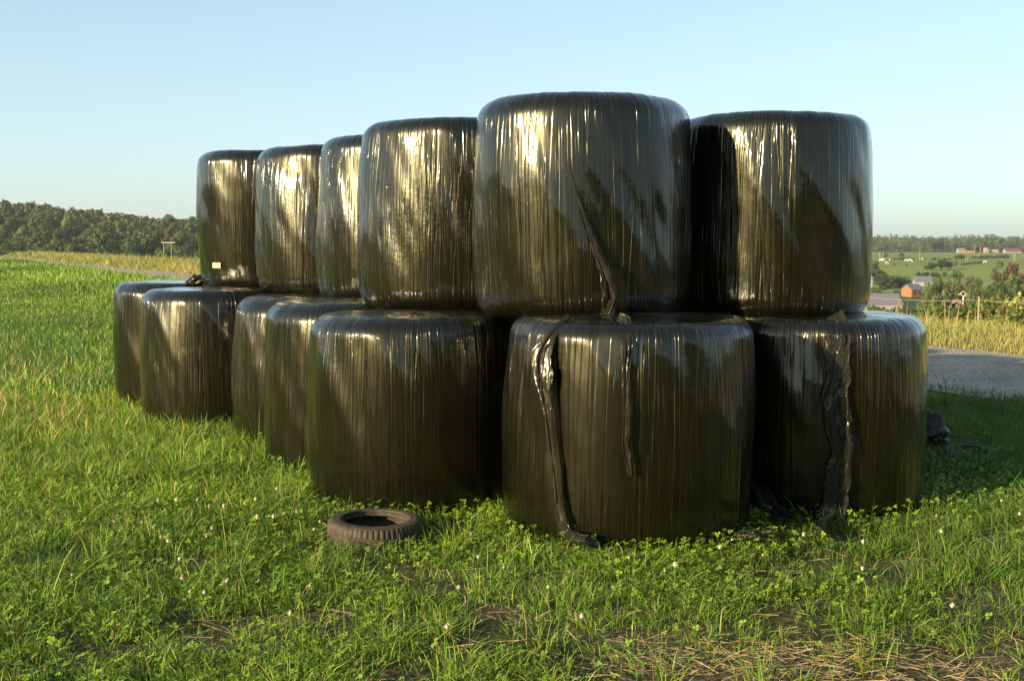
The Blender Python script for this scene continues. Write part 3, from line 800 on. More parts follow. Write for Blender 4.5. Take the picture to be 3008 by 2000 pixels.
parts.append(blades(n, x, y, rng.uniform(.45, 1.15, n) * (.66 + .34 * sstep(20, 50, dd)), .006 + dd * .0003, np.abs(rng.normal(.22, .15, n)), np.array([0.36, 0.27, 0.13]) * rng.uniform(.7, 1.2, (n, 1)), 3))
V, Q, T, C_ = join(parts)
o = link('verge_grass', np_mesh('verge_grass', V, [Q, T], tint=C_), M['grass'])
tag(o, 'tall yellowing grass on the verge beyond the track', 'grass', kind='stuff')

# clover
def clover():
    n = 52000
    x, y = wedge(n, 4.0, 11, -.5, .5, 0.2)
    patch = sstep(.44, .56, fbm(x * .8 + 5, y * .9, 91, 3))
    near = np.full(n, 9.0)
    for X, Y, R in FOOT: near = np.minimum(near, np.hypot(x - X, y - Y) - R)
    pr_ = np.clip(patch * .75 + sstep(.7, .05, near) * .7 * (y < 9.8), 0, 1) * (1 - .85 * bare(x, y)) * np.where((x < -.4) | (near < .7) | (y > 5.6), 1, .45)
    ok = clear(x, y, -.03) & (rng.random(n) < pr_); x, y = x[ok], y[ok]; n = len(x)
    h = rng.uniform(.03, .085, n) * (1 + .35 * sstep(.4, .05, near[ok])); z0 = ground_z(x, y)
    V, Fq, C_ = [], [], []
    r0 = rng.uniform(0, 2 * PI, n); ls = rng.uniform(.008, .0155, n); tilt = rng.normal(0, .35, (n, 2))
    base = np.array([0.125, 0.215, 0.018]); col = base * rng.uniform(.7, 1.5, (n, 1)) * np.array([1, 1, 1]) + rng.uniform(0, .03, (n, 1)) * np.array([1, .6, 0])
    off = 0
    shp = [(0.05, 0), (.45, .42), (.85, .40), (1.0, 0.0), (.85, -.40), (.45, -.42)]
    for k in range(3):
        a = r0 + k * 2 * PI / 3; ca, sa = np.cos(a), np.sin(a)
        pts = []
        for (u, v) in shp:
            px = (u * ca - v * sa) * ls * 1.25; py = (u * sa + v * ca) * ls * 1.25
            pz = px * tilt[:, 0] + py * tilt[:, 1] + (.25 * abs(v) + .10 * u) * ls
            pts.append(np.stack([x + px, y + py, z0 + h + pz], 1))
        P = np.stack(pts, 1); V.append(P.reshape(-1, 3)); C_.append(np.repeat(col, 6, 0))
        b = off + np.arange(n)[:, None] * 6
        Fq.append(b + np.array([[0, 1, 2, 3]])); Fq.append(b + np.array([[0, 3, 4, 5]])); off += n * 6
    # leaf stalks
    V1, Q1, T1, C1 = blades(n, x, y, h * 1.02, np.full(n, .002), np.full(n, .0), col * .8, 2, z=z0)
    V.append(V1); C_.append(C1)
    me = np_mesh('clover', np.concatenate(V), Fq + [Q1 + off, T1 + off], tint=np.concatenate(C_))
    tag(link('clover', me, M['grass']), 'clover leaves spreading through the grass by the bales', 'clover', kind='stuff')
clover()

def straw():
    n = 700
    x = rng.normal(1.15, .55, n); y = rng.normal(4.95, .2, n)
    m2 = 1300
    x2, y2 = wedge(m2, 4.1, 7.2, -.45, .5, .4); x = np.concatenate([x, x2]); y = np.concatenate([y, y2])
    keep = (rng.random(len(x)) < .12 + .9 * bare(x, y)) & clear(x, y, .02); x, y = x[keep], y[keep]; n = len(x)
    a = rng.normal(-.2, .75, n); ln = rng.uniform(.03, .16, n); wd = rng.uniform(.0018, .004, n)
    z = ground_z(x, y) + rng.uniform(.004, .022, n); dz = rng.normal(0, .10, n) * ln
    dx, dy = np.cos(a) * ln / 2, np.sin(a) * ln / 2; nx, ny = -np.sin(a) * wd / 2, np.cos(a) * wd / 2
    P = np.stack([np.stack([x - dx - nx, y - dy - ny, z - dz], 1), np.stack([x + dx - nx, y + dy - ny, z + dz], 1),
                  np.stack([x + dx + nx, y + dy + ny, z + dz + wd * .6], 1), np.stack([x - dx + nx, y - dy + ny, z - dz + wd * .6], 1)], 1)
    b = np.arange(n)[:, None] * 4
    col = np.array([0.33, 0.25, 0.125]) * rng.uniform(.4, 1.4, (n, 1))
    me = np_mesh('straw', P.reshape(-1, 3), [b + np.array([[0, 1, 2, 3]])], tint=np.repeat(col, 4, 0))
    tag(link('straw', me, M['grass']), 'loose dry straw on the bare earth at the front right', 'straw', kind='stuff')
straw()

# clover flower heads: one thing each
def flower_mesh(seed):
    r_ = np.random.default_rng(seed); bm = bmesh.new()
    for k in range(46):
        v = r_.normal(0, 1, 3); v /= np.linalg.norm(v); v[2] = v[2] * .9 + .1
        q = Vector(v).to_track_quat('Z', 'Y'); c = Vector(v) * .0065
        a = [bm.verts.new(c + q @ Vector(p)) for p in ((-.0022, 0, -.003), (.0022, 0, -.003), (.0017, .0006, .003), (0, .001, .0055), (-.0017, .0006, .003))]
        bm.faces.new(a)
    bmesh.ops.create_icosphere(bm, subdivisions=2, radius=.0068)
    me = bpy.data.meshes.new('flower_head'); bm.to_mesh(me); bm.free(); return me
HM = [flower_mesh(k) for k in range(3)]; HM[0].materials.append(M['petal']); HM[1].materials.append(M['petal']); HM[2].materials.append(M['petal_old'])
sm_ = MB().tube([(0, 0, -1), (.03, 0, -.5), (0, 0, 0)], .0013, 6).mesh('stem', True); sm_.materials.append(M['stem'])
FL = [(336,1534),(417,1535),(452,1549),(473,1578),(493,1587),(464,1475),(518,1472),(580,1472),(615,1489),(657,1487),(719,1479),(751,1467),(813,1435),(623,1551),(607,1574),(803,1518),(835,1509),(755,1520),(872,1503),(528,1639),(558,1732),(600,1734),(667,1700),(535,1692),(212,1685),(852,1797),(940,1533),(922,1555),(1384,1569),(1404,1637),(1480,1668),(1347,1724),(1610,1725),(911,1717),(1313,1842),(1708,1812),(1848,1640),(1983,1660),(1953,1675),(2114,1607),(2361,1568),(2535,1590),(2533,1672),(2751,1514),(2766,1561),(2942,1470),(2797,1778),(2995,1510),(2241,1632)]
for i, (fx, fy) in enumerate(FL):
    hz = random.uniform(.085, .125)
    hz *= 1.05; p = at_ground(fx, fy, hz - .06); kind = 2 if i % 5 == 3 else i % 2
    e = empty('clover_flower', (p.x, p.y, float(ground_z(p.x, p.y))), random.uniform(0, 6)); s_ = random.uniform(.85, 1.3)
    tag(e, 'browned clover flower head on a thin stem in the grass' if kind == 2 else 'pale clover flower head on a thin stem in the grass', 'clover flower', 'browned clover flowers in the grass' if kind == 2 else 'pale clover flowers in the grass')
    hd = bpy.data.objects.new('flower_head', HM[kind]); sc.collection.objects.link(hd); hd.parent = e; hd.location = (0, 0, hz); hd.scale = (s_, s_, s_); hd.rotation_euler = (random.uniform(-.4, .4), random.uniform(-.4, .4), 0)
    st_ = bpy.data.objects.new('stem', sm_); sc.collection.objects.link(st_); st_.parent = e; st_.location = (0, 0, hz); st_.scale = (1, 1, hz)

# ------------------------------------------------------------------ trees and bushes
def crown_arrays(seed, w_, h_, nblob, nleaf, leaf, base=0.18, col=(0.06, 0.085, 0.022), var=0.35, shape='round', yellow=0.0):
    """leaf quads spread through a cluster of uneven clumps; origin at the foot of the tree"""
    r_ = np.random.default_rng(seed)
    V = []
    cz0, cz1 = h_ * base, h_
    B = []
    for k in range(nblob):
        for _ in range(60):
            p = r_.uniform(-1, 1, 3)
            f = (p[2] + 1) / 2
            if shape == 'cone': lim = 1.05 - f * .95
            elif shape == 'tall': lim = math.sqrt(max(0, 1 - abs(2 * f - 0.9) ** 2.5)) if abs(2 * f - .9) < 1 else 0.1
            elif shape == 'bush': lim = math.sqrt(max(0, 1 - f ** 2.2))
            else: lim = math.sqrt(max(0.02, 1 - (2 * f - 0.85) ** 2)) if abs(2 * f - .85) < 1 else .2
            if math.hypot(p[0], p[1]) <= lim: break
        br = r_.uniform(.16, .34) * (w_ / 2) * (1.0 if shape != 'cone' else .8)
        c = np.array([p[0] * (w_ / 2 - br * .8), p[1] * (w_ / 2 - br * .8), cz0 + br * .5 + f * (cz1 - cz0 - br * 1.3)])
        B.append((c, br))
    wgt = np.array([b[1] ** 2 for b in B]); wgt /= wgt.sum()
    bi = r_.choice(len(B), nleaf, p=wgt)
    C0 = np.array([b[0] for b in B])[bi]; Rr = np.array([b[1] for b in B])[bi]
    d = r_.normal(0, 1, (nleaf, 3)); d /= np.linalg.norm(d, axis=1)[:, None]
    d[:, 2] = d[:, 2] * .85 + .1
    rad = Rr * np.clip(r_.normal(.92, .16, nleaf), .3, 1.35)
    P = C0 + d * rad[:, None]
    P[:, 2] = np.maximum(P[:, 2], .15)
    nrm = d + r_.normal(0, .38, (nleaf, 3)); nrm /= np.linalg.norm(nrm, axis=1)[:, None]
    t1 = np.cross(nrm, r_.normal(0, 1, (nleaf, 3))); t1 /= np.linalg.norm(t1, axis=1)[:, None]; t2 = np.cross(nrm, t1)
    s_ = leaf * r_.uniform(.6, 1.4, nleaf)[:, None]
    q = [P - t1 * s_ * .5, P + t2 * s_ * .32, P + t1 * s_ * .5, P - t2 * s_ * .32]
    V = np.stack(q, 1).reshape(-1, 3)
    bt = r_.uniform(1 - var, 1 + var, len(B))[bi][:, None] * r_.uniform(.75, 1.25, (nleaf, 1))
    col = np.array(col)[None, :] * bt
    col[:, 0] *= 1 + yellow * r_.uniform(-.3, 1, nleaf)
    Fq = np.arange(nleaf)[:, None] * 4 + np.arange(4)[None, :]
    return V, Fq, np.repeat(col, 4, 0), B
def trunk_bm(h_, r0, B, seed, limbs=7):
    r_ = random.Random(seed); mb = MB()
    mb.tube([(0, 0, -.4), (.02 * h_, 0, h_ * .25), (-.01 * h_, .01 * h_, h_ * .55), (0, 0, h_ * .86)], [r0, r0 * .8, r0 * .5, r0 * .15], 7)
    for b in r_.sample(B, min(limbs, len(B))):
        c = Vector(b[0]); z = max(h_ * .18, min(c.z * .6, h_ * .6))
        mb.tube([(0, 0, z), c * .5 + Vector((0, 0, z)) * .5 + Vector((0, 0, .1)), c], [r0 * .4, r0 * .25, r0 * .08], 5)
    return mb
class Kind:
    """one kind of tree: crown + trunk meshes shared by its copies"""
    def __init__(s, seed, w_, h_, nblob, nleaf, leaf, trunk=True, r0=.22, **k):
        V, Fq, C, B = crown_arrays(seed, w_, h_, nblob, nleaf, leaf, **k)
        s.crown = np_mesh('crown', V, [Fq], tint=C); s.crown.materials.append(M['foliage'])
        s.trunk = None
        if trunk:
            s.trunk = trunk_bm(h_, r0, B, seed).mesh('trunk', True); s.trunk.materials.append(M['bark'])
        # single mesh version for distant copies: crown with its stem
        tb = np.array([[-r0, -r0, -.5], [r0, -r0, -.5], [r0, r0, -.5], [-r0, r0, -.5], [-r0 * .4, -r0 * .4, h_ * .7], [r0 * .4, -r0 * .4, h_ * .7], [r0 * .4, r0 * .4, h_ * .7], [-r0 * .4, r0 * .4, h_ * .7]])
        n = len(V); q = np.array([[0, 1, 5, 4], [1, 2, 6, 5], [2, 3, 7, 6], [3, 0, 4, 7]]) + n
        V2 = np.vstack([V, tb]); C2 = np.vstack([C, np.tile([.10, .08, .05], (8, 1))])
        s.single = np_mesh('tree', V2, [Fq, q], tint=C2, matidx=[0] * (len(Fq)) + [1] * 4)
        s.single.materials.append(M['foliage']); s.single.materials.append(M['bark'])
        s.h, s.w = h_, w_
def place(kind, name, x, y, z, sc_, rz, label, cat, group=None, parts=True, sy=None):
    s3 = (sc_, sc_, sy if sy else sc_)
    if not parts:
        o = bpy.data.objects.new(name, kind.single); sc.collection.objects.link(o); o.location = (x, y, z); o.scale = s3; o.rotation_euler = (0, 0, rz)
    else:
        o = empty(name, (x, y, z), rz); o.scale = s3
        c = bpy.data.objects.new('crown' if cat == 'tree' else 'foliage', kind.crown); sc.collection.objects.link(c); c.parent = o
        if kind.trunk:
            c = bpy.data.objects.new('trunk' if cat == 'tree' else 'stem', kind.trunk); sc.collection.objects.link(c); c.parent = o
    tag(o, label, cat, group); return o
OAK = [Kind(100 + k, 11, 13 + k % 2, 34, 6500, .46, r0=.3, col=c) for k, c in enumerate([(.046, .068, .018), (.060, .078, .019), (.038, .060, .020), (.080, .096, .022), (.062, .072, .022)])]
TALL = [Kind(120 + k, 7.5, 15, 28, 5000, .42, r0=.2, shape='tall', col=c, base=.12) for k, c in enumerate([(.088, .112, .030), (.108, .118, .034), (.076, .100, .030)])]
FIR = [Kind(130, 5.5, 15, 28, 4200, .42, r0=.2, shape='cone', base=.08, col=(.030, .046, .018))]
BIRCH = [Kind(140 + k, 7, 14, 26, 3600, .36, r0=.16, shape='tall', base=.2, col=(.085, .10, .035), var=.4) for k in range(2)]
BUSH = [Kind(150 + k, 4.6, 3.3, 22, 4200, .20, r0=.06, shape='bush', base=.02, col=c, yellow=.3) for k, c in enumerate([(.075, .10, .020), (.060, .088, .020), (.095, .115, .022)])]
BRIGHT = [Kind(160, 8, 10, 26, 5200, .36, r0=.15, base=.06, col=(.11, .13, .022), yellow=.25)]
COPPER = [Kind(170, 9, 11, 26, 3000, .55, r0=.25, col=(.045, .020, .018))]
rt_ = random.Random(11)

# --- wooded hillside on the left
spots = []
for k in range(5200):
    d = rt_.uniform(380, 950) if rt_.random() < .7 else rt_.uniform(370, 520); a = rt_.uniform(-.60, -.09)
    x, y = d * math.sin(a), d * math.cos(a)
    if all((x - q[0]) ** 2 + (y - q[1]) ** 2 > (7.0 + (q[2] - 300) * .003) ** 2 for q in spots): spots.append((x, y, d))
    if len(spots) > 950: break
spots.sort(key=lambda q: q[2])
def ok_view(x, y): return -.45 < x / y < -.215
front = [q for q in spots if ok_view(q[0], q[1]) and q[2] < 900][:190]
fs = set(front)
kinds_l = [('dark oak like tree with a broad rounded crown on the wooded hillside', OAK[0]), ('olive green broad crowned tree on the wooded hillside', OAK[1]), ('deep green broad crowned tree on the wooded hillside', OAK[2]),
           ('lighter yellow green round tree on the wooded hillside', OAK[3]), ('brownish green round tree on the wooded hillside', OAK[4]), ('slender upright tree on the wooded hillside', TALL[0]), ('slender yellowish upright tree on the wooded hillside', TALL[1])]
for i, (x, y, d) in enumerate(front):
    lab, kd = rt_.choice(kinds_l)
    s_ = rt_.choice([.65, .8, .95, 1.0, 1.1, 1.25]) * rt_.uniform(.9, 1.1)
    place(kd, 'hillside_tree', x, y, float(ground_z(x, y)) - .4, s_, rt_.uniform(0, 6.3), lab, 'tree', 'trees of the wooded hillside on the left', parts=False)
def wood_mass(name, pts, label, seed, nl=420, leaf=1.25, h0=11, h1=15, w0=9, w1=12, cols=((.056, .074, .021), (.068, .082, .022), (.048, .066, .022), (.076, .090, .024))):
    proto = [crown_arrays(seed + k, 1, 1, 20, nl, .12, col=cols[k % len(cols)], base=.12) for k in range(6)]
    V, Fq, C, o = [], [], [], 0
    r_ = random.Random(seed)
    for (x, y) in pts:
        v, f, c, _ = proto[r_.randrange(6)]
        a = r_.uniform(0, 6.28); ca, sa = math.cos(a), math.sin(a); w_ = r_.uniform(w0, w1); h_ = r_.uniform(h0, h1)
        vv = np.stack([(v[:, 0] * ca - v[:, 1] * sa) * w_ + x, (v[:, 0] * sa + v[:, 1] * ca) * w_ + y, v[:, 2] * h_ + float(ground_z(x, y)) - .5], 1)
        V.append(vv); Fq.append(f + o); C.append(c * r_.uniform(.75, 1.25)); o += len(v)
    me = np_mesh(name, np.concatenate(V), [np.concatenate(Fq)], tint=np.concatenate(C))
    tag(link(name, me, M['foliage']), label, 'wood', kind='stuff')
rest = [(q[0], q[1]) for q in spots if q not in fs]
wood_mass('wood', rest, 'dense wood covering the hill on the left', 300, nl=700, leaf=1)
pts = [(d * math.sin(a), d * math.cos(a)) for d, a in [(rt_.uniform(1400, 1900), rt_.uniform(-.32, -.05)) for _ in range(300)]]
wood_mass('far_wood', pts, 'hazy wooded ridge beyond the left hill', 320, nl=160, leaf=1, h0=14, h1=18, w0=14, w1=18)

# --- low scrub at the foot of the left hill, just beyond the verge
for k in range(44):
    a = rt_.uniform(-.42, -.235); d = rt_.uniform(290, 370)
    x, y = d * a, d; s_ = rt_.uniform(1.2, 2.6); kd = rt_.choice(BUSH)
    place(kd, 'scrub_bush', x, y, float(ground_z(x, y)) - .3, s_, rt_.uniform(0, 6), ['bushy yellow green shrub below the wooded hill on the left', 'dark green shrub below the wooded hill on the left', 'bright green shrub below the wooded hill on the left'][BUSH.index(kd)], 'bush', 'shrubs below the hillside on the left', parts=False)

# --- right-hand valley
def at_px(px, d): return (px - CX) / F * d
def tree_px(kd, px, top, d, label, name='tree', group=None, cat='tree', parts=True, wpx=None):
    """tree whose top stands at a photo height, foot on the terrain"""
    x = at_px(px, d); z = float(ground_z(x, d)); zt = EYE + (HOR - top) / F * d
    sy = max(.15, (zt - z + .4) / kd.h); s_ = (wpx * (1.35 if parts else 1.1) * d / F / kd.w) if wpx else sy
    return place(kd, name, x, d, z - .4, s_, rt_.uniform(0, 6), label, cat, group, parts, sy=sy)
G1_ = 'trees in the valley behind the right bales'
tree_px(OAK[2], 2565, 766, 590, 'round grey green tree beside the cow pasture, next to the upper right bale', group=G1_, wpx=62)
tree_px(OAK[0], 2598, 796, 520, 'dark broad tree left of the orange brick house', group=G1_, wpx=60)
tree_px(OAK[0], 2645, 802, 530, 'dark broad tree standing behind the orange brick house', group=G1_, wpx=56)
tree_px(OAK[3], 2560, 836, 470, 'low olive tree in front of the pink roofed house', group=G1_, wpx=52)
tree_px(OAK[1], 2632, 846, 455, 'small round bush like tree left of the orange brick house', group=G1_, wpx=34)
tree_px(OAK[3], 2762, 812, 380, 'yellow green tree right of the grey slate house', group=G1_, wpx=52)
tree_px(BIRCH[0], 2803, 768, 400, 'tall airy birch rising above the pasture edge', group=G1_, wpx=44)
tree_px(OAK[1], 2790, 822, 330, 'olive tree left of the pale concrete power pole', group=G1_, wpx=46)
tree_px(BIRCH[1], 2862, 788, 310, 'tall thin leaved birch with a pale forked trunk right of the concrete pole', group=G1_, wpx=56)
tree_px(FIR[0], 2908, 786, 330, 'dark narrow conifer among the birches on the right', group=G1_, wpx=30)
tree_px(BIRCH[0], 2935, 768, 350, 'upright birch behind the dark conifer', group=G1_, wpx=50)
tree_px(TALL[1], 2965, 790, 300, 'tall yellowish tree near the right edge of the photo', group=G1_, wpx=50)
tree_px(TALL[2], 2998, 778, 320, 'tall dark green tree at the right edge of the photo', group=G1_, wpx=52)
tree_px(OAK[2], 2935, 838, 260, 'low dark green tree at the foot of the conifer', group=G1_, wpx=58)
tree_px(OAK[1], 2885, 846, 270, 'low olive tree behind the grey wooden pole', group=G1_, wpx=50)
tree_px(OAK[0], 2820, 850, 300, 'low dark tree behind the concrete power pole', group=G1_, wpx=50)
tree_px(OAK[3], 2720, 858, 360, 'low olive tree right of the orange brick house', group=G1_, wpx=44)
tree_px(COPPER[0], 2975, 758, 420, 'copper leaved reddish tree near the right edge', group=G1_, wpx=48)
tree_px(TALL[0], 3040, 770, 300, 'tall green tree just past the right edge of the photo', group=G1_, wpx=60)
tree_px(BRIGHT[0], 3000, 838, 68, 'bright yellow green bushy tree close behind the fence at the right edge', group=G1_)
tree_px(BRIGHT[0], 3050, 815, 75, 'large yellow green bushy tree outside the right edge', group=G1_)
for k in range(46):
    px = rt_.uniform(2725, 3060); d = rt_.uniform(190, 420); top = rt_.uniform(796, 862) - max(0, px - 2850) * .10
    kd, lb = rt_.choice([(OAK[0], 'dark green tree among the trees of the valley on the right'), (OAK[1], 'olive tree among the trees of the valley on the right'), (OAK[3], 'yellow green tree among the trees of the valley on the right'), (TALL[0], 'slender tree among the trees of the valley on the right'), (BIRCH[1], 'thin leaved tree among the trees of the valley on the right')])
    if 2800 < px < 2858 and d < 225: continue
    tree_px(kd, px, top, d, lb, group='mixed trees of the valley on the right', wpx=rt_.uniform(34, 54) * (300 / d) ** .3)
for k in range(16):
    px = rt_.uniform(2880, 3070); d = rt_.uniform(110, 180)
    tree_px(rt_.choice(OAK), px, rt_.uniform(815, 862) - max(0, px - 2950) * .15, d, 'leafy tree of the dark green clump at the right edge', group='dark green tree clump at the right edge', wpx=rt_.uniform(60, 95))
for k in range(16):
    px = rt_.uniform(2470, 2660); d = rt_.uniform(300, 380)
    tree_px(rt_.choice(OAK), px, rt_.uniform(888, 900), d, 'low leafy tree in front of the long grey roofed shed', group='low trees in front of the long shed', wpx=rt_.uniform(24, 36))
for px, top, d, wpx, lb in [(2988, 842, 62, 230, 'bright bush with long shoots behind the fence near the right edge'), (2960, 868, 58, 190, 'lower bright bush left of the tall bright ones by the right edge'), (3030, 822, 60, 260, 'tallest bright bush cut by the right edge of the photo'), (2905, 884, 56, 170, 'low bright bush behind the tallest fence post')]:
    tree_px(BRIGHT[0], px, top, d, lb, 'bush', 'bright bushes by the right edge', 'bush', True, wpx)
for k in range(30):
    px = rt_.uniform(2690, 2800); d = 655 + rt_.uniform(-8, 8)
    tree_px(rt_.choice(OAK[:3]), px, rt_.uniform(797, 802), d, 'low hedge bush along the lower edge of the pasture', 'hedge_bush', 'hedge bushes along the lower pasture edge', 'bush', False, rt_.uniform(9, 15))
for k in range(14):  # added bushes standing in for a dark shadow line on the pasture
    px = 2822 + k * 5.5 + rt_.uniform(-2, 2); d = 800 + k * 3
    tree_px(rt_.choice(OAK[:3]), px, 774 - k * .4, d, 'thin added bush forming a dark shadow line below the single cow', 'hedge_bush', 'added bushes for the shadow line below the single cow', 'bush', False, rt_.uniform(8, 11))
# pasture clumps and hedges
for px, top, d, wpx, lab in [(2735, 766, 730, 40, 'dark clump tree in the middle of the pasture'), (2765, 757, 735, 44, 'tallest tree of the dark clump in the pasture'), (2786, 764, 740, 36, 'right tree of the dark clump in the pasture'), (2722, 774, 725, 26, 'small tree at the left end of the dark pasture clump'),
                             (2645, 741, 1050, 24, 'single round bush high in the pasture'), (2597, 742, 1060, 20, 'small bush beside the pale pasture poles')]:
    tree_px(OAK[0] if d < 900 else OAK[1], px, top, d, lab, group=G1_, parts=False, wpx=wpx)
for k in range(34):
    px = rt_.uniform(2800, 2972); d = 1010 + (px - 2800) * .25 + rt_.uniform(-25, 25)
    tree_px(rt_.choice(OAK[:3]), px, rt_.uniform(746, 755), d, 'low hedge bush along the middle of the pasture', 'hedge_bush', 'hedge bushes across the pasture', 'bush', False, rt_.uniform(14, 22))
for k in range(22):
    px = rt_.uniform(2530, 2790); d = 960 + rt_.uniform(-15, 15)
    tree_px(rt_.choice(OAK[:3]), px, rt_.uniform(757, 760), d, 'low hedge bush behind the cows', 'hedge_bush', 'hedge bushes behind the cows', 'bush', False, rt_.uniform(10, 18))
# far wood edge: single trees, then the mass behind
for k in range(95):
    px = 2490 + k * 6.3 + rt_.uniform(-4, 4); d = rt_.uniform(1430, 1560)
    kd = rt_.choice(OAK + TALL[:1])
    top = rt_.uniform(708, 724) - (10 if 2690 < px < 2810 else 0)
    tree_px(kd, px, top, d, 'tree along the front edge of the far wood on the horizon', 'far_tree', 'trees along the far wood edge on the right', 'tree', False, rt_.uniform(20, 30))
pts = []
for k in range(520):
    d = rt_.uniform(1560, 2300); a = rt_.uniform(.2, .62); pts.append((d * math.sin(a), d * math.cos(a)))
wood_mass('far_wood', pts, 'far wood along the horizon on the right', 340, nl=200, h0=14, h1=20, w0=14, w1=20, cols=((.080, .100, .032), (.094, .110, .036), (.072, .092, .034)))
# bushes right behind the fence
for k in range(95):
    d = rt_.uniform(40, 95); px = rt_.uniform(2500, 3060); kd = rt_.choice(BUSH)
    top = rt_.uniform(890, 935) if px < 2690 else rt_.uniform(868, 925) - (15 if px > 2900 else 0)
    x = at_px(px, d); z = float(ground_z(x, d)); zt = EYE + (HOR - top) / F * d
    if zt - z < .8: continue
    s_ = max(.5, min(1.7, (zt - z) / kd.h))
    place(kd, 'bush', x, d, zt - kd.h * s_, s_, rt_.uniform(0, 6), ['yellow green bush on the slope behind the wire fence', 'mid green bush on the slope behind the wire fence', 'bright green bush on the slope behind the wire fence'][BUSH.index(kd)], 'bush', 'bushes on the slope behind the fence')
# trees round the meadow behind the camera (the films mirror them)
pts = []
for k in range(150):
    a = rt_.uniform(.5 * PI - .25, 1.5 * PI + .2); d = rt_.uniform(72, 98); pts.append((d * math.sin(a), d * math.cos(a)))
wood_mass('meadow_wood', pts, 'trees closing the meadow on the near side', 360, nl=900, h0=5.5, h1=9.5, w0=8, w1=12)

# ------------------------------------------------------------------ fence, poles, houses, animals in the valley
def fence():
    e = empty('wire_fence', (0, 0, 0)); tag(e, 'thin wire fence on weathered wooden posts beyond the track', 'fence')
    s = 12.2; ts = [-14 + 4.2 * k for k in range(44)]
    P = []
    for i, t in enumerate(ts):
        x = RD_P[0] + s * RD_N[0] - t * RD_N[1]; y = RD_P[1] + s * RD_N[1] + t * RD_N[0]; z = float(ground_z(x, y)); P.append((x, y, z))
        lean = random.uniform(-.05, .05)
        MB().tube([(x, y, z - .2), (x + lean * 2, y, z + 1.32)], [.03, .022], 7).build('post', M['pole'], e)
    for hgt in (1.22,):
        pts = []
        for a, b in zip(P, P[1:]):
            for f in (0, .25, .5, .75): pts.append((a[0] + (b[0] - a[0]) * f, a[1] + (b[1] - a[1]) * f, a[2] + (b[2] - a[2]) * f + hgt - .05 * 4 * f * (1 - f)))
        MB().tube(pts, .0035, 4).build('wire', M['steel'], e)
fence()

def pole(px, top, d, label, r=.14, base=None, group='pale power poles in the pasture'):
    x = at_px(px, d); z = float(ground_z(x, d)); zt = EYE + (HOR - top) / F * d
    o = MB().tube([(x, d, z - .3), (x, d, zt)], [r, r * .8], 8).build('power_pole', M['pole'], None, True); tag(o, label, 'power pole', group)
for px, top, d, lab in [(2581, 739, 900, 'left pole of the pair at the left of the pasture'), (2592, 739, 900, 'right pole of the pair at the left of the pasture'), (2699, 740, 880, 'single pale pole standing behind the cows'),
                        (2834, 744, 870, 'left pole of the pair right of the pasture clump'), (2840, 744, 870, 'right pole of the pair right of the pasture clump'), (2974, 746, 850, 'left pole of the pair near the right edge'), (2979, 746, 850, 'right pole of the pair near the right edge'),
                        (2860, 717, 1250, 'tall pole beside the low brick building'), (2876, 719, 1260, 'thin dark pole right of the tall one by the low brick building')]:
    pole(px, top, d, lab, .2 if d < 1000 else .28)
pole(2948, 856, 190, 'grey wooden pole in front of the right-hand trees', .13, group='grey poles before the right hand trees'); pole(2897, 877, 170, 'thinner grey pole right of the concrete pylon', .08, group='grey poles before the right hand trees')
def h_pole():
    e = empty('power_pole', (0, 0, 0)); tag(e, 'wooden twin power pole with a crossarm in front of the left wood', 'power pole')
    d = 300; x0, x1 = at_px(484, d), at_px(506, d); zt = EYE + (HOR - 711) / F * d; z = float(ground_z((x0 + x1) / 2, d))
    for x in (x0, x1): MB().tube([(x, d, z - .3), (x, d, zt)], [.12, .10], 8).build('post', M['pole'], e, True)
    MB().box((x0 - .5, d - .16, zt - .22), (x1 + .9, d - .02, zt - .06)).build('crossarm', M['concrete'], e)
h_pole()
def concrete_pole():
    d = 220.0; x = at_px(2830, d); z = float(ground_z(x, d)); zt = EYE + (HOR - 856) / F * d
    e = empty('power_pole', (x, d, z)); H = zt - z; tag(e, 'pale concrete power pole with a curved y shaped head among the trees', 'power pole')
    MB().tube([(0, 0, -.3), (0, 0, H - .95)], [.16, .11], 8).build('post', M['concrete'], e, True)
    h = MB()
    h.tube([(0, 0, H - 1.0), (-.3, 0, H - .62), (-.55, 0, H - .42), (-.86, 0, H - .5)], [.10, .08, .07, .05], 8)
    h.tube([(0, 0, H - 1.0), (.3, 0, H - .62), (.55, 0, H - .42), (.86, 0, H - .5)], [.10, .08, .07, .05], 8)
    h.tube([(-.55, 0, H - .42), (-.3, 0, H - .12), (0, 0, H - .02), (.3, 0, H - .12), (.55, 0, H - .42)], .06, 8)
    h.build('pole_head', M['concrete'], e, True)
    for sx in (-.84, .84, 0): MB().tube([(sx, 0, H - (.5 if sx else .05)), (sx, 0, H - (.72 if sx else .25))], .04, 6).build('insulator', M['steel'], e)
concrete_pole()
def pylon():
    d = 1800.0; x = at_px(2890, d); z = float(ground_z(x, d)); zt = EYE + (HOR - 688) / F * d; H = zt - z
    mb = MB(); w0, w1 = 2.6, .5
    for sx in (-1, 1):
        for sy in (-1, 1): mb.tube([(sx * w0, sy * w0, 0), (sx * w1, sy * w1, H)], .14, 4)
    n = 9
    for k in range(n):
        a, b = k / n, (k + 1) / n; wa, wb = w0 + (w1 - w0) * a, w0 + (w1 - w0) * b
        for sy in (-1, 1): mb.tube([(-wa, sy * wa, H * a), (wb, sy * wb, H * b)], .09, 4); mb.tube([(wa, sy * wa, H * a), (-wb, sy * wb, H * b)], .09, 4)
    for f, l in ((.99, 3.2), (.86, 4.0), (.74, 3.4)): mb.tube([(-l, 0, H * f), (l, 0, H * f)], .14, 4)
    o = mb.build('lattice_pylon', M['steel']); o.location = (x, d, z); tag(o, 'distant steel lattice pylon above the far wood', 'pylon')
pylon()

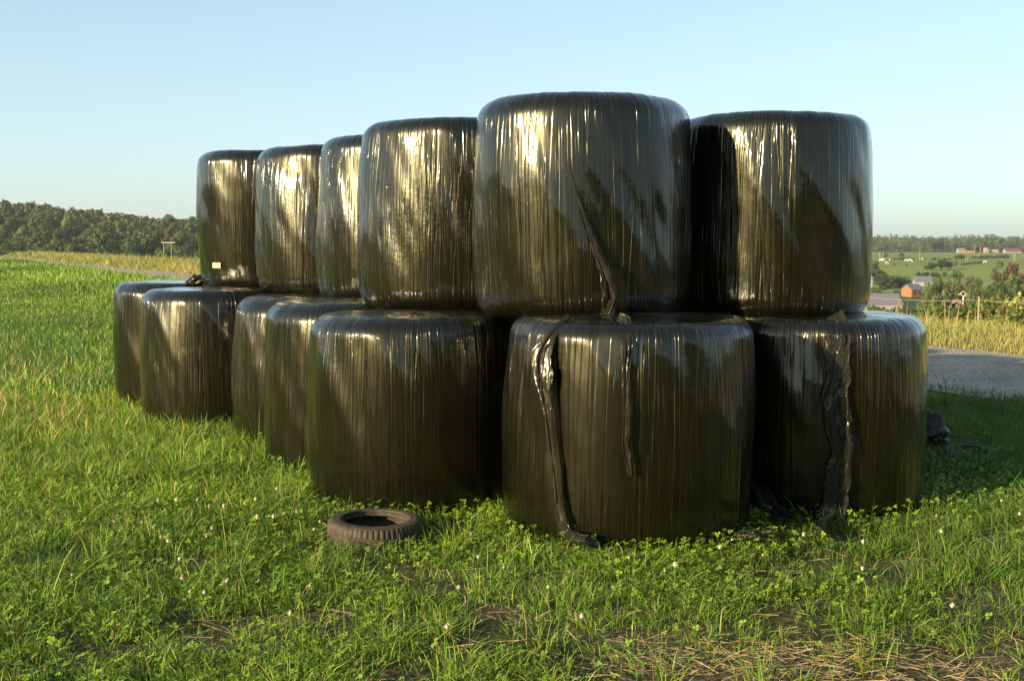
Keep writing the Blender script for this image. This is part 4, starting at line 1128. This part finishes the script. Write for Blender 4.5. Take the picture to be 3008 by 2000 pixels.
def house(px0, px1, base, ridge, eave, d, depth, wallm, roofm, label, cat='house', gable=None, windows=(), chimney=False, yaw=0.0, name='house', doors=()):
    """gabled house: ridge along x, walls down into the terrain"""
    xc = at_px((px0 + px1) / 2, d); W = (px1 - px0) / F * d
    zr, ze, zb = (EYE + (HOR - v) / F * d for v in (ridge, eave, base))
    gz_ = min(zb, float(ground_z(xc, d + depth / 2)) - .2)
    e = empty(name, (xc, d + depth / 2, gz_), yaw); tag(e, label, cat)
    h, hr = ze - gz_, zr - gz_; hw, hd = W / 2, depth / 2
    m = MB()
    m.box((-hw, -hd, -.5), (hw, hd, h))
    for sx in (-hw, hw): m.prism([(0, 0)], 0, 0) if False else None
    for sx in (-1, 1):
        x0, x1 = (sx * hw, sx * (hw - .25))
        a = [(x0, -hd, h), (x0, hd, h), (x0, 0, hr - .12)]; b = [(x1, -hd, h), (x1, hd, h), (x1, 0, hr - .12)]
        m.poly(a); m.poly(b[::-1]); m.poly([a[0], a[2], b[2], b[0]]); m.poly([a[1], b[1], b[2], a[2]])
    m.build('wall', wallm, e)
    r = MB(); o = .35
    ny = hd + o; dz = (hr - h) / hd * o; t = .14
    for sy in (-1, 1):
        q = [(-hw - o, sy * ny, h - dz), (hw + o, sy * ny, h - dz), (hw + o, 0, hr), (-hw - o, 0, hr)]
        u = [(x, y, z + t) for x, y, z in q]
        r.poly(q); r.poly(u[::-1])
        for k in range(4): r.poly([q[k], q[(k + 1) % 4], u[(k + 1) % 4], u[k]])
    rf = r.build('roof', roofm, e)
    if chimney: MB().box((hw * .4, -.4, hr - .6), (hw * .4 + .7, .4, hr + .9)).build('chimney', wallm, rf)
    for (wx, wz) in windows:
        MB().box((wx * hw - .45, -hd - .05, h * wz - .5), (wx * hw + .45, -hd + .02, h * wz + .5)).build('window', M['glass'], e)
    for wx in doors:
        MB().box((wx * hw - .5, -hd - .05, 0), (wx * hw + .5, -hd + .02, 2.0)).build('door', M['slate'], e)
    return e
house(2664, 2708, 863, 835, 850, 500, 6, M['brick'], M['slate'], 'orange brick house with a dark slate roof in the valley', windows=[(-.4, .5), (.45, .5)], yaw=.45)
house(2692, 2740, 838, 812, 827, 570, 7, M['white_wall'], M['slate'], 'pale house with a grey slate roof behind the orange brick one', windows=[(.2, .5), (.6, .5)], yaw=-.15)
house(2500, 2562, 836, 806, 817, 540, 9, M['shade_blue_wall'], M['pink_roof'], 'house with a faded pinkish roof beside the upper right bale', windows=[(.5, .5)])
house(2480, 2652, 900, 864, 893, 400, 12, M['white_wall'], M['grey_roof'], 'long low shed with a plain grey roof beyond the fence', cat='shed', name='long_shed')
house(2952, 2997, 744, 729, 739, 1380, 10, M['shade_blue_wall'], M['red_roof'], 'barn with a red roof on the far pasture edge', cat='barn', name='barn')
house(2889, 2898, 744, 728, 734, 1390, 4, M['cream'], M['pink_roof'], 'narrow cream house beside the far pasture', windows=[(0, .5)])
house(2905, 2929, 744, 733, 738, 1395, 7, M['cream'], M['pink_roof'], 'wide cream house between the narrow one and the red barn', windows=[(-.4, .5), (.4, .5)])
house(2826, 2858, 745, 737, 740, 1370, 6, M['brick'], M['pink_roof'], 'low reddish brick building on the far pasture edge', cat='building', name='low_building')
house(2812, 2833, 742, 729, 736, 1400, 7, M['white_wall'], M['grey_roof'], 'pale house with a grey roof at the far wood edge')
house(2633, 2646, 726, 719, 722, 1570, 6, M['cream'], M['pink_roof'], 'small cream house half hidden in the far wood')
# low pale walls by the concrete pole
for i, (a, b, lab) in enumerate([(2766, 2776, 'small pale shed roof left of the concrete pole'), (2780, 2797, 'wider pale shed roof left of the concrete pole'), (2811, 2824, 'pale shed roof right beside the concrete pole')]):
    house(a, b, 892, 884, 889, 236, 3, M['pole'], M['pink_roof'], lab, cat='shed', name='small_shed')

def cow_mesh():
    """grazing or standing cow, head along +x, feet at z = 0"""
    def part(name, pts, edges, rad, root):
        me = bpy.data.meshes.new(name); me.from_pydata(pts, edges, []); o = bpy.data.objects.new(name, me); sc.collection.objects.link(o)
        md = o.modifiers.new('skin', 'SKIN'); me.skin_vertices[0].data[root].use_root = True
        for i, r in enumerate(rad): me.skin_vertices[0].data[i].radius = r if isinstance(r, tuple) else (r, r)
        sb = o.modifiers.new('sub', 'SUBSURF'); sb.levels = 1; sb.render_levels = 1
        dg = bpy.context.evaluated_depsgraph_get(); m2 = bpy.data.meshes.new_from_object(o.evaluated_get(dg)); bpy.data.objects.remove(o)
        for f in m2.polygons: f.use_smooth = True
        return m2
    def build(graze):
        hd = [(.95, 0, 1.15), (1.25, 0, .75), (1.4, 0, .35), (1.62, 0, .12)] if graze else [(.95, 0, 1.25), (1.25, 0, 1.5), (1.45, 0, 1.5), (1.75, 0, 1.32)]
        pts = [(0, 0, 1.02), (.45, 0, 1.0), (.75, 0, 1.05), (-.45, 0, 1.02), (-.8, 0, 1.08)] + hd
        rad = [(.36, .38), (.36, .38), (.28, .34), (.37, .37), (.26, .28), .22, .15, .14, .09]
        edges = [(0, 1), (1, 2), (0, 3), (3, 4), (2, 5), (5, 6), (6, 7), (7, 8)]
        def add(par, chain):
            p = par
            for q, r in chain:
                pts.append(q); rad.append(r); edges.append((p, len(pts) - 1)); p = len(pts) - 1
        for sy in (-1, 1):
            add(2, [((.68, sy * .2, .62), .12), ((.70, sy * .21, .34), .065), ((.68, sy * .21, .03), .06)])
            add(4, [((-.78, sy * .2, .70), .15), ((-.92, sy * .21, .42), .075), ((-.84, sy * .21, .03), .06)])
        add(4, [((-1.05, 0, 1.05), .05), ((-1.10, 0, .55), .035)])
        k = 7
        for sy in (-1, 1): b = Vector(pts[6 if not graze else 7]); add(k if graze else 6, [((b.x, b.y + sy * .2, b.z + .08), .04)])
        return part('cow', pts, edges, rad, 0)
    return build(True), build(False)
CG, CS = cow_mesh()
cows = {}
def cow(px, py, d, pale, graze, rz, label):
    x = at_px(px, d); z = float(ground_z(x, d))
    key = (pale, graze)
    if key not in cows:
        me = (CG if graze else CS).copy(); me.materials.clear(); me.materials.append(M['cow_pale' if pale else 'cow_dark']); cows[key] = me
    o = bpy.data.objects.new('cow', cows[key]); sc.collection.objects.link(o); o.location = (x, d, z); o.rotation_euler = (0, 0, rz); o.scale = (1.15,) * 3
    tag(o, label, 'cow', 'cows grazing in the pasture')
cow(2585, 766, 890, True, True, 0, 'pale cow grazing at the left end of the herd')
cow(2592, 764, 915, True, False, 2.9, 'pale cow standing just right of the leftmost grazing one')
cow(2603, 769, 830, True, True, .3, 'pale grazing cow second row left of the dark cow')
cow(2611, 764, 905, True, False, 1.3, 'pale cow seen end on above the dark cow')
cow(2626, 773, 800, False, True, 3.1, 'dark cow grazing at the left of the herd')
cow(2660, 765, 890, True, True, 0, 'pale cow at the left of the middle group')
cow(2669, 764, 905, True, False, .2, 'pale cow in the middle of the middle group')
cow(2677, 766, 880, True, True, 1.2, 'pale cow at the right of the middle group')
cow(2661, 775, 785, False, False, 1.5, 'dark cow standing alone below the middle group')
cow(2890, 770, 830, True, False, .1, 'single pale cow on the right side of the pasture')
cow(2707, 760, 960, True, True, 1.0, 'small distant pale cow near the single pole')

# ------------------------------------------------------------------ evening haze over the valley
hz_m, t, o = new_mat('haze_air')
pv = N(t, 'ShaderNodeVolumePrincipled'); pv.inputs['Color'].default_value = (0.80, 0.86, 0.95, 1); pv.inputs['Density'].default_value = 0.0001; pv.inputs['Anisotropy'].default_value = 0.2
L(t, pv.outputs[0], o.inputs['Volume'])
hz = MB().box((-2500, -300, -60), (2500, 2900, 60)).build('haze', hz_m); tag(hz, 'thin evening haze over the valley', 'haze', kind='stuff')
